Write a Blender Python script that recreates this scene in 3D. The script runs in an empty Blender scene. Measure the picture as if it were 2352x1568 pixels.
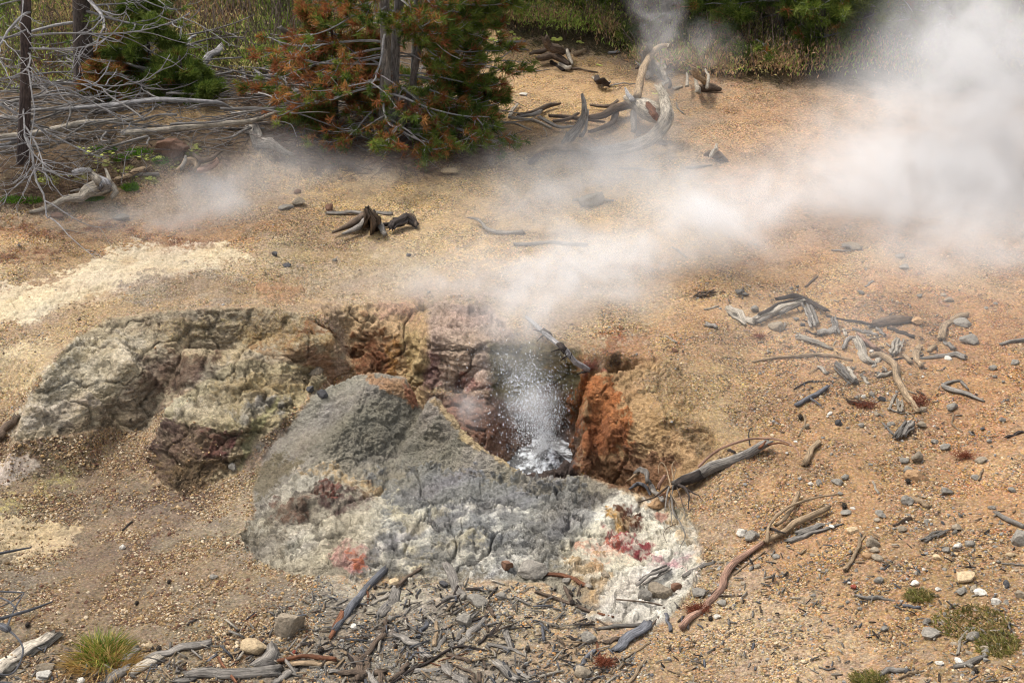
import bpy, math, random
import numpy as np
from mathutils import Vector
from mathutils.geometry import delaunay_2d_cdt
R = math.radians
sc = bpy.context.scene
# ------------------------------------------------------------------ camera
W, H_ = 2352.0, 1568.0                       # working frame of the photograph
HF, PITCH, CZ = 40.0, 28.0, 5.0
cam = bpy.data.cameras.new("camera"); cam.sensor_width = 36; cam.angle = R(HF); cam.clip_end = 2000
co = bpy.data.objects.new("camera", cam); sc.collection.objects.link(co)
co.location = (0, 0, CZ); co.rotation_euler = (R(90 - PITCH), 0, 0); sc.camera = co
F = (W / 2) / math.tan(R(HF / 2)); SP, CP = math.sin(R(PITCH)), math.cos(R(PITCH))
# ------------------------------------------------------------------ world, sun, exposure
SUN_EL, SUN_AZ = 60.0, -58.0                 # azimuth from +Y (away from the camera) towards +X
wd = bpy.data.worlds.new("World"); sc.world = wd; wd.use_nodes = True
nt = wd.node_tree; bg = nt.nodes["Background"]
sky = nt.nodes.new("ShaderNodeTexSky"); sky.sky_type = 'NISHITA'; sky.sun_disc = False
sky.sun_elevation = R(SUN_EL); sky.sun_rotation = R(SUN_AZ); sky.air_density = 1.0; sky.dust_density = 4.0; sky.ozone_density = 1.0
hs = nt.nodes.new("ShaderNodeHueSaturation"); hs.inputs["Saturation"].default_value = 0.30
nt.links.new(sky.outputs[0], hs.inputs["Color"]); nt.links.new(hs.outputs[0], bg.inputs[0]); bg.inputs[1].default_value = 0.15
sl = bpy.data.lights.new("sun", 'SUN'); sl.energy = 1.5; sl.angle = R(13); sl.color = (1, 0.955, 0.88)
so = bpy.data.objects.new("sun", sl); sc.collection.objects.link(so)
so.rotation_euler = (R(90 - SUN_EL), 0, R(180 - SUN_AZ)); so.location = (0, 0, 30)
sc.view_settings.view_transform = 'Standard'; sc.view_settings.look = 'None'; sc.view_settings.gamma = 1
sc.view_settings.exposure = 0.93
cy = sc.cycles
cy.use_adaptive_sampling = True; cy.adaptive_threshold = 0.02
cy.max_bounces = 6; cy.diffuse_bounces = 3; cy.glossy_bounces = 2; cy.transmission_bounces = 3; cy.volume_bounces = 2; cy.transparent_max_bounces = 8
cy.use_denoising = True; cy.denoiser = 'OPENIMAGEDENOISE'; cy.denoising_input_passes = 'RGB_ALBEDO_NORMAL'; cy.denoising_prefilter = 'ACCURATE'
cy.pixel_filter_type = 'BLACKMAN_HARRIS'; cy.filter_width = 1.05
cy.volume_step_rate = 1.0; cy.volume_max_steps = 256
# ------------------------------------------------------------------ small helpers
rng = np.random.default_rng(7); random.seed(7)
def srgb(c):
    c = np.asarray(c, float) / 255.0
    return np.where(c <= .04045, c / 12.92, ((c + .055) / 1.055) ** 2.4)
KALB = 0.80
def alb(*c):                                  # seen colour of a surface -> its albedo
    return np.clip(srgb(c) * KALB, 0.002, .85)
def sstep(a, b, x):
    t = np.clip((x - a) / (b - a), 0, 1); return t * t * (3 - 2 * t)
NT = rng.random((64, 64, 64), dtype=np.float32) * 2 - 1
def vnoise(P):
    P = np.asarray(P, np.float32); i = np.floor(P).astype(np.int32); f = P - i; f = f * f * (3 - 2 * f)
    i0 = i & 63; i1 = (i + 1) & 63
    x0, y0, z0 = i0[:, 0], i0[:, 1], i0[:, 2]; x1, y1, z1 = i1[:, 0], i1[:, 1], i1[:, 2]
    fx, fy, fz = f[:, 0], f[:, 1], f[:, 2]
    a = NT[x0, y0, z0] * (1 - fx) + NT[x1, y0, z0] * fx; b = NT[x0, y1, z0] * (1 - fx) + NT[x1, y1, z0] * fx
    c = NT[x0, y0, z1] * (1 - fx) + NT[x1, y0, z1] * fx; d = NT[x0, y1, z1] * (1 - fx) + NT[x1, y1, z1] * fx
    return (a * (1 - fy) + b * fy) * (1 - fz) + (c * (1 - fy) + d * fy) * fz
def fbm(P, freq, octs=4, gain=.5, ridge=False, off=0.0):
    P = np.asarray(P, np.float32) * freq + off; s = 0; a = 1.0; t = 0
    for k in range(octs):
        n = vnoise(P + 17.3 * k)
        if ridge: n = 1 - 2 * np.abs(n)
        s = s + a * n; t += a; a *= gain; P = P * 2.03
    return s / t
def ray(u, v):
    a = (u - W / 2) / F; b = (H_ / 2 - v) / F
    return a, CP + b * SP, -SP + b * CP       # world direction (x, y, z)
def at_h(u, v, h):
    a, b, c = ray(u, v); t = (h - CZ) / c
    return (a * t, b * t, h)
def project(P):
    x = P[:, 0]; y = P[:, 1]; z = P[:, 2] - CZ
    d = y * CP - z * SP; up = y * SP + z * CP
    return W / 2 + F * x / d, H_ / 2 - F * up / d, d
def at_y(u, v, y):                            # point on the ray of a pixel at world depth y
    a, b, c = ray(u, v); return Vector((a * y / b, y, CZ + c * y / b))
# ------------------------------------------------------------------ relief: breaklines (u, v, height)
def hill(x, y):
    y0 = 14.6 + 1.6 * sstep(-3.0, 0.5, x) + .3 * np.sin(x * .8)
    d = np.maximum(0, y - y0)
    return .16 * d * sstep(0, 1.2, d) + .10 * np.maximum(0, d - 3) + 0.30 * sstep(0.0, .8, y - (11.4 + .5 * x + 2.2)) * sstep(-1.5, -3, x)
LINES = [
 # left outcrop
 [(60,925,.0),(110,850,.05),(180,770,.08),(250,735,.10),(400,715,.12),(600,703,.13),(700,728,.13),(770,758,.10)],
 [(0,800,.0),(150,700,.03),(300,665,.05),(600,660,.05),(700,668,.0)],
 [(95,930,-.05),(200,880,.0),(300,830,.04),(420,790,.07),(560,785,.10),(690,785,.06),(760,775,.05)],
 [(60,975,-.2),(90,960,-.2),(200,930,-.22),(300,930,-.24),(400,855,-.17),(480,820,-.12),(560,805,-.02),(660,812,.0),(770,800,-.02)],
 [(30,1008,-.32),(130,1002,-.36),(250,975,-.38),(290,993,-.42),(330,990,-.42),(400,915,-.38),(480,862,-.32),(560,820,-.16)],
 [(770,758,.10),(785,800,-.03),(800,845,-.28),(780,890,-.4)],
 # red faced boulder
 [(500,848,-.14),(560,828,-.08),(640,835,-.02),(735,848,-.02)],
 [(430,905,-.16),(560,900,-.1),(700,890,-.1)],
 [(385,945,-.2),(450,967,-.18),(560,977,-.16),(640,940,-.15),(705,915,-.13)],
 [(362,1010,-.32),(450,1050,-.34),(540,1030,-.3),(600,985,-.24)],
 [(355,1060,-.44),(378,1110,-.47),(415,1132,-.49),(480,1112,-.47),(540,1087,-.44),(600,1012,-.34),(662,960,-.26)],
 [(735,848,-.02),(745,868,-.12),(762,900,-.36)],
 # gravel basin
 [(200,1100,-.47),(100,1200,-.45),(300,1300,-.42)],[(0,1100,-.38),(0,1350,-.36),(200,1500,-.3)],
 [(500,1250,-.42),(500,1400,-.33),(500,1568,-.25)],[(-300,1100,-.2),(-300,1568,-.2)],[(-300,800,.1),(-300,500,.1)],
 # grey mound: foot, crest
 [(720,915,-.28),(660,985,-.32),(600,1060,-.40),(580,1130,-.43),(590,1180,-.42),(558,1240,-.42),(600,1290,-.39),(680,1322,-.36),(800,1322,-.32),(1000,1327,-.26),(1250,1337,-.2),(1350,1422,-.15),(1480,1442,-.12)],
 [(735,905,-.16),(790,868,.0),(850,847,.07),(903,851,.05),(938,866,.01),(952,892,-.03),(961,934,-.165),(972,936,-.165),(989,897,.04),(1014,911,-.01),(1060,972,-.09),(1110,1020,-.14),(1160,1046,-.16),(1215,1089,-.20),(1290,1091,-.20),(1330,1084,-.18),(1400,1100,-.18),(1430,1112,-.2),(1480,1140,-.2),(1545,1168,-.2)],
 [(851,856,.055),(835,900,.02),(800,960,-.07),(745,1040,-.17),(700,1085,-.25)],
 [(966,962,-.225),(935,1000,-.28),(905,1050,-.31),(885,1100,-.31)],[(900,880,.02),(905,930,-.09),(890,990,-.18)],
 [(991,910,.02),(1000,958,-.07),(1020,1010,-.20),(1060,1058,-.27)],
 [(640,1200,-.33),(700,1130,-.26),(760,1072,-.22),(860,1120,-.29),(890,1160,-.28)],
 [(960,1100,-.32),(1100,1105,-.29),(1200,1130,-.27),(1250,1132,-.25),(1400,1150,-.23),(1560,1200,-.18)],[(1100,1060,-.21)],[(1150,1075,-.22)],
 [(900,1200,-.24),(1100,1220,-.22),(1300,1220,-.2),(1500,1260,-.17),(1600,1290,-.12)],
 # moat and pit floor behind the crest
 [(762,900,-.36),(800,950,-.50),(870,957,-.52),(960,962,-.52),(1050,1012,-.52),(1120,1055,-.57),(1200,1125,-.8),(1300,1130,-.8),(1345,1120,-.75),(1400,1128,-.6)],
 # back wall: foot and rim
 [(840,895,-.40),(930,905,-.45),(985,912,-.48),(1060,925,-.5),(1130,945,-.52),(1190,975,-.60),(1240,1000,-.72),(1322,1020,-.7)],
 [(700,690,.0),(760,712,.02),(800,700,.02),(870,688,.0),(950,700,-.01),(975,765,-.03)],
 [(800,770,-.16),(870,765,-.10),(950,770,-.12)],[(810,830,-.34),(870,830,-.24),(950,835,-.3)],
 [(985,765,.02),(1060,755,.02),(1130,790,.01),(1240,795,.0),(1340,800,.02)],
 [(987,810,-.08),(1060,800,-.03),(1125,830,-.08)],
 [(985,880,-.33),(1060,900,-.36),(1130,897,-.36)],
 [(1150,850,-.15),(1240,860,-.2),(1318,868,-.2)],
 [(1140,910,-.40),(1240,920,-.42),(1318,940,-.42)],
 # right mound
 [(1345,858,.0),(1400,850,.03),(1480,820,.05),(1560,830,.05)],
 [(1345,905,-.05),(1350,950,-.10),(1343,1000,-.18),(1340,1050,-.30)],[(1395,900,-.03),(1405,950,-.07),(1400,1000,-.16)],
 [(1450,950,-.06),(1540,950,-.0),(1620,980,.0)],
 [(1400,1060,-.36),(1480,1066,-.29),(1570,1050,-.17),(1640,1060,-.1)],
 [(1345,1088,-.45),(1400,1108,-.47),(1450,1128,-.5),(1500,1145,-.4),(1560,1140,-.25)],
 [(1325,862,-.14),(1322,905,-.32),(1320,950,-.45),(1316,1010,-.66),(1314,1070,-.78)],
 [(1250,745,0),(1350,765,.01),(1420,775,.01),(1500,785,.03)],[(1700,800,.02)],[(1100,620,0),(1500,620,0),(1700,620,0)],
 
 # open ground
 [(1600,1160,-.14),(1650,1250,-.09),(1620,1400,-.06)],[(1700,900,.02),(1900,700,.02),(1900,600,.0)],[(1700,1050,.0),(2000,1200,.1)],
 [(2352,900,.12),(2352,1300,.3),(2352,1568,.42),(1900,1568,.15),(1600,1568,0),(1200,1568,-.1),(900,1568,-.2)],[(900,1420,-.27),(1250,1460,-.16)],
 [(2800,900,.2),(2800,1568,.6)],[(200,560,.03),(600,560,.0),(1100,560,.0),(1600,520,.0),(2352,520,.0)],
 [(300,620,.05)],[(900,640,-.02),(1100,700,.0),(1300,720,.0)],[(0,480,.02),(200,465,.02),(400,400,.0),(600,350,.0)],
]
P2, Z2, ED = [], [], []
def addp(x, y, z): P2.append((x, y)); Z2.append(z); return len(P2) - 1
for L in LINES:
    ids = [addp(*at_h(*p)) for p in L]; ED += list(zip(ids[:-1], ids[1:]))
crest = LINES[15] if False else [l for l in LINES if l[0] == (735,905,-.16)][0]
ids = []
for p in crest[1:-2]:                         # steep back of the grey mound
    x, y, z = at_h(*p); ids.append(addp(x, y + .13, z - .30))
ED += list(zip(ids[:-1], ids[1:]))
for x, y, z in [(.70,8.98,.02),(.70,9.2,.0),(.84,9.2,.0),(.85,8.98,.02),(.77,9.27,0),(.77,8.93,.02),(.75,9.03,-.55),(.78,9.03,-.55),(.75,9.13,-.55),(.78,9.13,-.55)]: addp(x, y, z)
X0, X1, Y0, Y1, DX = -9.0, 9.0, 4.0, 24.0, .02
for x in np.linspace(X0 - 1, X1 + 1, 9):
    for y, z in ((3, -.2), (13.5, 0), (17, 0), (25, 0)):
        addp(x, y, z + (.25 * sstep(0, 8, x) if y < 5 else 0))
for y in (5, 7, 9, 11): addp(-10, y, .1); addp(10, y, .4)
vo, eo, fo, ov, oe, of = delaunay_2d_cdt([Vector(p) for p in P2], ED, [], 0, 1e-5)
ZV = np.array([np.mean([Z2[k] for k in o]) if o else np.nan for o in ov])
VO = np.array([tuple(v) for v in vo])
for k in np.where(np.isnan(ZV))[0]:
    nb = [b if a == k else a for a, b in eo if k in (a, b)]
    w = [(1 / (np.hypot(*(VO[k] - VO[n])) + 1e-6), ZV[n]) for n in nb if not np.isnan(ZV[n])]
    ZV[k] = sum(a * b for a, b in w) / sum(a for a, b in w)
GX = np.arange(X0, X1 + DX / 2, DX); GY = np.arange(Y0, Y1 + DX / 2, DX)
HR = np.full((len(GY), len(GX)), np.nan)
for f in fo:
    for j in range(1, len(f) - 1):
        t = [f[0], f[j], f[j + 1]]; p = VO[t]; z = ZV[t]
        i0, i1 = np.searchsorted(GX, [p[:, 0].min() - 1e-6, p[:, 0].max() + 1e-6]); j0, j1 = np.searchsorted(GY, [p[:, 1].min() - 1e-6, p[:, 1].max() + 1e-6])
        if i1 <= i0 or j1 <= j0: continue
        xx, yy = np.meshgrid(GX[i0:i1], GY[j0:j1])
        d = (p[1, 1] - p[2, 1]) * (p[0, 0] - p[2, 0]) + (p[2, 0] - p[1, 0]) * (p[0, 1] - p[2, 1])
        if abs(d) < 1e-12: continue
        a = ((p[1, 1] - p[2, 1]) * (xx - p[2, 0]) + (p[2, 0] - p[1, 0]) * (yy - p[2, 1])) / d
        b = ((p[2, 1] - p[0, 1]) * (xx - p[2, 0]) + (p[0, 0] - p[2, 0]) * (yy - p[2, 1])) / d
        c = 1 - a - b; m = (a >= -1e-6) & (b >= -1e-6) & (c >= -1e-6)
        sub = HR[j0:j1, i0:i1]; sub[m] = (a * z[0] + b * z[1] + c * z[2])[m]
HR = np.where(np.isnan(HR), 0, HR)
def blur(A, s):
    r = int(3 * s) + 1; k = np.exp(-.5 * (np.arange(-r, r + 1) / s) ** 2); k /= k.sum()
    B = np.pad(A, r, mode='edge'); C = sum(k[i] * B[:, i:i + A.shape[1]] for i in range(2 * r + 1))
    return sum(k[i] * C[i:i + A.shape[0], :] for i in range(2 * r + 1))
HS = blur(HR, 1.0); HB = blur(HR, 5.0)
# keep crisp in steep places, smooth on the open ground
gy, gx = np.gradient(HS, DX); st = blur(np.hypot(gx, gy), 3); wgt = sstep(.10, .32, st)
HR = HB * (1 - wgt) + HS * wgt
XX, YY = np.meshgrid(GX, GY)
q = np.stack([XX.ravel(), YY.ravel(), np.zeros(XX.size)], 1)
HR = HR + (fbm(q, .9, 3) * .045 + fbm(q * np.array([1, .6, 1]), 3, 3) * .030 + fbm(q, 9, 2) * .008).reshape(XX.shape) * (1 - .8 * wgt)
EDG = sstep(0, 1.2, np.minimum(np.minimum(XX - X0, X1 - XX), np.minimum(YY - Y0 + .8, Y1 - YY)))
HR = HR * EDG
GYZ, GXZ = np.gradient(HR, DX)
def samp(A, x, y):
    fx = np.clip((x - X0) / DX, 0, len(GX) - 1.001); fy = np.clip((y - Y0) / DX, 0, len(GY) - 1.001)
    i = fx.astype(int); j = fy.astype(int); a = fx - i; b = fy - j
    return (A[j, i] * (1 - a) + A[j, i + 1] * a) * (1 - b) + (A[j + 1, i] * (1 - a) + A[j + 1, i + 1] * a) * b
def Hf(x, y):
    x = np.asarray(x, float); y = np.asarray(y, float)
    ins = (x > X0) & (x < X1) & (y > Y0) & (y < Y1)
    return np.where(ins, samp(HR, x, y), 0) + hill(x, y)
# ------------------------------------------------------------------ ground grid (fan of columns, rows even along the slope)
NC, NR = 1380, 1150
az = np.concatenate([np.linspace(-180, -34, 26)[:-1], np.linspace(-34, -27.3, 14)[:-1], np.linspace(-27.3, 27.3, NC), np.linspace(27.3, 34, 14)[1:], np.linspace(34, 180, 26)[1:]])
NA = len(az); ca, sa = np.cos(np.radians(az)), np.sin(np.radians(az))
rf = np.arange(4.9, 22.0, .006)
rows_mid = np.zeros((NA, NR))
for i in range(NA):
    x = rf * sa[i]; y = rf * ca[i]; z = Hf(x, y)
    dist = np.sqrt(rf ** 2 + (CZ - z) ** 2)
    dr = np.diff(rf); dz = np.diff(z); drop = np.hypot(dr, dz)
    # apparent size of each step: projected perpendicular to the view, floor for hidden slopes
    nx = -dz; ap = np.abs(dr * (CZ - z[:-1]) + dz * rf[:-1]) / dist[:-1]
    wq = np.maximum(ap, .30 * drop) / dist[:-1]
    c = np.concatenate([[0], np.cumsum(wq)])
    rows_mid[i] = np.interp(np.linspace(0, c[-1], NR), c, rf)
_k = np.exp(-.5 * (np.arange(-24, 25) / 8.0) ** 2); _k /= _k.sum(); _pp = np.pad(rows_mid, ((24, 24), (0, 0)), mode='edge'); rows_mid = sum(_k[i] * _pp[i:i + NA] for i in range(49))
near = np.array([.05, .6, 1.4, 2.2, 3.0, 3.7, 4.3, 4.65]); far = np.array([22.5, 23.2, 24.2, 26, 29, 33, 40, 55, 80, 130, 220, 400])
rr = np.concatenate([np.tile(near, (NA, 1)), rows_mid, np.tile(far, (NA, 1))], 1); NRR = rr.shape[1]
GXv = rr * sa[:, None]; GYv = rr * ca[:, None]; GZv = Hf(GXv, GYv)
PV = np.stack([GXv, GYv, GZv], 2).reshape(-1, 3)
n_in = np.repeat(((az > -27.4) & (az < 27.4))[:, None], NRR, 1) & (rr > 4.8) & (rr < 22.1)
n_in = n_in.ravel()
gx = samp(GXZ, PV[:, 0], PV[:, 1]); gy = samp(GYZ, PV[:, 0], PV[:, 1]); 
NV = np.stack([-gx, -gy, np.ones(len(gx))], 1); NV /= np.linalg.norm(NV, axis=1)[:, None]
slope = 1 - NV[:, 2]
U, V, D = project(PV); U[~n_in] = -9999; V[~n_in] = -9999
# ------------------------------------------------------------------ painting the kinds of ground
wu = fbm(PV, 2.2, 4, .55); wv = fbm(PV, 2.2, 4, .55, off=31.7)
wu2 = fbm(PV, 13, 3, .6, off=7.7); wv2 = fbm(PV, 13, 3, .6, off=61.7)
U2 = U + 30 * wu + 14 * wu2; V2 = V + 20 * wv + 10 * wv2
def inside(poly, soft, warp=1.0):
    """soft membership of each ground vertex in an outline given in photograph pixels"""
    out = np.zeros(len(U), np.float32); po = np.array(poly, float)
    u = U + (U2 - U) * warp; v = V + (V2 - V) * warp
    lo = po.min(0) - soft - 5; hi = po.max(0) + soft + 5
    idx = np.where((u > lo[0]) & (u < hi[0]) & (v > lo[1]) & (v < hi[1]))[0]
    if len(idx) == 0: return out
    x = u[idx]; y = v[idx]; dmin = np.full(len(idx), 1e9); ins = np.zeros(len(idx), bool)
    for k in range(len(po)):
        ax, ay = po[k - 1]; bx, by = po[k]; ex, ey = bx - ax, by - ay
        t = np.clip(((x - ax) * ex + (y - ay) * ey) / (ex * ex + ey * ey + 1e-9), 0, 1)
        dmin = np.minimum(dmin, np.hypot(x - ax - t * ex, y - ay - t * ey))
        c = ((ay > y) != (by > y)) & (x < ex * (y - ay) / (ey if abs(ey) > 1e-9 else 1e-9) + ax); ins ^= c
    sd = np.where(ins, dmin, -dmin)
    out[idx] = sstep(-soft, soft, sd); return out
_c = np.array([at_h(*q) for q in crest]); _cu = np.array([q[0] for q in crest], float); _o = np.argsort(_cu)
BEH = (PV[:, 1] > np.interp(U, _cu[_o], _c[_o, 1]) + .015).astype(np.float32)
nA = fbm(PV, 5, 4, .6, off=3.1); nB = fbm(PV, 14, 4, .6, off=9.4); nC = fbm(PV, 45, 3, .6, off=5.2)
strat = fbm(PV * np.array([1.0, 1.0, 4.0]), 9, 4, .55, ridge=True, off=2.2)
COL = np.tile(alb(188, 160, 126), (len(PV), 1)); GRAV = np.ones(len(PV), np.float32)     # tan gravel
ROCK = np.zeros(len(PV), np.float32)          # crusty relief
LUMP = np.zeros(len(PV), np.float32)          # fine knobby mud
NZ = (.30 * nA + .55 * nB + .55 * nC).astype(np.float32)
SIDE = [0]
def paint(poly, col, soft=14, op=1.0, mott=0.0, mn=None, warp=1.0, grav=None, rock=None, lump=None, thr=0.0):
    m = inside(poly, soft * (2.4 if warp > .9 else 1) + (8 if warp > .9 else 0), warp)
    if warp > .9 and poly is not FULL: m = sstep(.34, .66, m + NZ * np.minimum(1.2, soft / 9.0) * 4 * m * (1 - m))
    m = m * op
    if SIDE[0] == 1: m = m * (1 - BEH)
    if SIDE[0] == 2: m = m * BEH
    if mott: m = m * (1 - mott + mott * sstep(thr - .18, thr + .18, nB if mn is None else mn))
    c = alb(*col); COL[:] = COL * (1 - m[:, None]) + c * m[:, None]
    for arr, val in ((GRAV, grav), (ROCK, rock), (LUMP, lump)):
        if val is not None: arr[:] = arr * (1 - m) + val * m
    return m
FULL = [(-900, -900), (3300, -900), (3300, 2600), (-900, 2600)]
# broad ground colours
paint(FULL, (200, 172, 130), 5, .6, .9, nA)
paint([(1600,200),(2400,200),(2400,900),(1700,700)], (208, 164, 118), 90, .8)
paint([(1400,560),(2400,560),(2400,1568),(2000,1568),(1650,1200)], (190, 148, 100), 80, .85)
paint([(1480,900),(1700,760),(1750,1050),(1600,1100)], (178, 152, 108), 50, .6)
paint([(2000,650),(2400,650),(2400,1250),(2250,1200)], (194, 138, 88), 60, .6, .5, nA)
paint([(2150,1300),(2400,1280),(2400,1600),(2000,1600)], (150, 125, 80), 60, .55, .6, nB)
paint([(600,360),(1500,330),(1650,560),(900,620)], (220, 184, 124), 60, .8, .3)
paint([(600,560),(1000,560),(1000,640),(620,660)], (176, 154, 108), 30, .7)
paint([(-50,520),(640,500),(520,560),(430,600),(200,640),(-50,610)], (200, 146, 86), 30, .8, .4, nA)
paint([(-50,560),(180,548),(430,580),(150,640),(-50,650)], (205, 180, 130), 20, .6, .5)
for q4 in ([(0,520),(150,512),(300,530),(140,545),(0,538)], [(-20,585),(70,575),(160,590),(60,605),(-20,606)], [(300,545),(450,552),(570,570),(400,572)], [(150,560),(220,548),(210,566)]):
    paint(q4, (118, 62, 34), 9, .75, .6, nB, rock=.5)
paint([(-50,660),(100,650),(200,600),(300,565),(520,570),(560,590),(430,625),(260,680),(60,735),(-50,740)], (224, 204, 170), 14, .95, .5, nA, grav=.12, rock=.35, thr=-.35)
paint([(-50,760),(60,780),(150,700),(330,650),(700,600),(880,620),(700,690),(500,700),(250,740),(130,830),(60,930),(-50,960)], (176, 148, 106), 20, .8, .2)
paint([(-50,800),(90,790),(160,800),(60,900),(-50,930)], (214, 192, 150), 12, .8, .5, nA, grav=.3, rock=.3)
paint([(270,650),(420,615),(560,640),(500,700),(330,700)], (160, 146, 128), 18, .75, .4, nB, grav=.6, rock=.4)
paint([(620,610),(900,600),(1000,640),(960,690),(700,680)], (178, 160, 136), 20, .7, .4, nB, grav=.4, rock=.4)
paint([(560,640),(680,650),(680,700),(610,700)], (178, 134, 98), 10, .8, .5, nB, grav=.3, rock=.6)
# basin of coarse gravel on the left
paint([(-50,1000),(250,985),(380,1120),(540,1090),(660,960),(720,920),(600,1060),(590,1180),(560,1250),(600,1300),(700,1330),(750,1420),(600,1600),(-50,1600)], (146, 130, 105), 14, .92)
paint([(150,1180),(330,1060),(480,1140),(470,1200),(360,1330),(250,1400),(180,1320)], (118, 90, 74), 60, .7, .5, nA)
paint([(400,1200),(560,1160),(640,1330),(420,1420)], (168, 148, 118), 50, .5)
paint([(-50,1190),(60,1195),(175,1215),(160,1260),(60,1275),(-50,1280)], (210, 186, 146), 9, .9, .5, nA, grav=.15, rock=.4, thr=-.3)
paint([(-50,1050),(60,1045),(110,1060),(40,1110),(-50,1120)], (222, 204, 184), 8, .9, .4, nB, grav=.3, thr=-.2)
paint([(80,1090),(170,1070),(160,1130),(70,1140)], (186, 180, 112), 16, .5, .5)
paint([(-50,1180),(140,1110),(60,1170)], (200, 186, 110), 16, .5, .5)
# foreground litter band
paint([(600,1330),(1000,1320),(1350,1420),(1380,1568),(1200,1620),(560,1620),(620,1430)], (138, 132, 120), 26, .95, .15, nA, grav=.8)
paint([(700,1330),(1100,1330),(1330,1400),(1200,1440),(900,1430)], (198, 186, 160), 24, .6, .6, nB)
paint([(1180,1440),(1600,1440),(1700,1620),(1250,1620)], (176, 146, 108), 40, .8)
paint([(1580,1300),(1700,1180),(1620,1440),(1560,1450)], (150, 126, 88), 16, .6, .4)
# left outcrop
m_out = paint([(30,1010),(60,925),(110,850),(180,770),(250,735),(400,715),(600,703),(700,728),(775,758),(790,800),(800,850),(760,870),(640,830),(560,822),(480,862),(400,915),(330,992),(285,992),(250,975),(130,1002)], (204, 186, 152), 6, 1, warp=.35, grav=.1, rock=1)
paint([(50,980),(110,860),(200,790),(330,760),(300,850),(120,990)], (226, 212, 186), 26, .8, .5, nB)
paint([(250,735),(600,703),(700,728),(640,770),(380,770)], (160, 138, 108), 16, .6, .4, nB, grav=.7)
paint([(390,740),(560,730),(640,790),(520,830),(400,830)], (206, 180, 130), 16, .7, .55, nB)
paint([(560,715),(740,750),(775,775),(640,780),(550,775)], (158, 134, 92), 12, .8, .3, nC, grav=.5)
paint([(550,775),(770,755),(790,790),(700,798),(560,795)], (182, 150, 96), 8, .8, .4, nC)
paint([(720,740),(775,758),(770,770),(680,766)], (150, 100, 62), 8, .7, .5, nC)
paint([(120,1000),(240,930),(330,860),(470,810),(480,860),(400,915),(320,992),(240,975)], (118, 98, 76), 18, .7, .2)  # underside: browner rock, with part of the overhang's shade painted into it
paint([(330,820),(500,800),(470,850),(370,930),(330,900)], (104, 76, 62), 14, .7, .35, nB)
paint([(560,800),(780,790),(800,850),(700,860),(600,815)], (162, 122, 78), 10, .8, .4, nB)
paint([(700,800),(790,840),(780,890),(700,850)], (176, 128, 96), 10, .6)
# red faced boulder
m_bol = paint([(355,1060),(362,1000),(385,945),(430,900),(500,848),(560,822),(640,830),(735,845),(750,870),(700,915),(662,960),(600,1012),(540,1087),(480,1112),(415,1132),(378,1110)], (200, 182, 140), 5, 1, warp=.35, grav=.2, rock=1)
paint([(400,930),(640,930),(600,985),(400,975)], (222, 206, 168), 12, .8, .4, nB)
paint([(520,940),(660,920),(650,950),(560,975)], (168, 164, 156), 9, .8, .4, nB)
paint([(480,870),(740,845),(700,900),(500,910)], (186, 158, 104), 12, .7, .5, nC)
paint([(610,860),(735,850),(735,875),(620,885)], (96, 88, 72), 8, .8, .5, nC)
paint([(355,1060),(362,1000),(385,968),(450,978),(560,985),(535,1040),(480,1112),(415,1132),(378,1110)], (104, 80, 70), 6, .95, .15, nB, rock=.8)
paint([(370,1060),(520,1060),(480,1120),(415,1135)], (120, 98, 66), 14, .8, .3)
paint([(480,985),(560,985),(545,1025),(490,1040)], (118, 62, 58), 10, .6, .3)
paint([(560,985),(650,925),(600,1012),(540,1087),(520,1080)], (170, 148, 110), 7, .8, .3)
paint([(600,960),(650,925),(585,1030),(550,1085),(540,1080)], (186, 180, 128), 5, .8, .3)
# grey mound and its crusty front
SIDE[0] = 1
GM = [(735,880),(790,840),(850,820),(900,824),(952,844),(985,879),(1015,894),(1060,944),(1110,988),(1160,1014),(1215,1057),(1290,1059),(1330,1052),(1400,1068),(1430,1080),(1480,1108),(1565,1146),(1600,1220),(1615,1290),(1560,1400),(1500,1440),(1350,1424),(1250,1337),(1000,1327),(800,1322),(680,1322),(600,1290),(558,1240),(590,1180),(580,1130),(600,1060),(660,985)]
m_gm = paint(GM, (154, 145, 126), 5, 1, warp=.3, grav=.0, rock=.35, lump=1)
paint([(640,1080),(760,950),(900,900),(1060,1010),(1000,1080),(760,1050)], (118, 112, 96), 34, .7)
paint([(590,1050),(680,960),(760,900),(720,980),(620,1120)], (150, 142, 124), 16, .7)
paint([(580,1060),(640,1060),(700,1060),(620,1150),(585,1150)], (112, 98, 66), 12, .7)
paint([(840,852),(955,874),(965,905),(955,930),(880,890)], (172, 128, 84), 9, .85, .3, nB)
paint([(930,880),(967,890),(962,930),(940,915)], (160, 96, 66), 8, .7)
paint([(985,908),(1030,930),(1100,1015),(1200,1085),(1170,1085),(1060,1010),(1000,940)], (186, 160, 112), 6, .8)
paint([(860,1100),(1000,1080),(1200,1110),(1330,1100),(1400,1180),(1240,1320),(1000,1327),(800,1322),(850,1180)], (152, 149, 142), 20, .95, .0, rock=1, lump=.5)
paint([(860,1170),(1240,1180),(1240,1320),(850,1320)], (230, 222, 204), 22, .9, .95, nB, thr=.10)
paint([(880,1150),(1000,1180),(1100,1250),(950,1290)], (206, 190, 150), 30, .6, .9, nA, thr=.1)
m_w1 = paint([(680,1080),(760,1065),(840,1110),(890,1150),(870,1220),(800,1290),(680,1320),(600,1290),(560,1240),(600,1170)], (212, 200, 176), 8, .95, .3, nB, rock=1, lump=.2)
paint([(690,1085),(770,1070),(880,1130),(860,1150),(760,1100)], (196, 160, 104), 10, .7, .6, nC)
paint([(600,1170),(740,1110),(800,1130),(760,1180),(640,1220)], (120, 108, 96), 14, .8, .5, nB)
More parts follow.
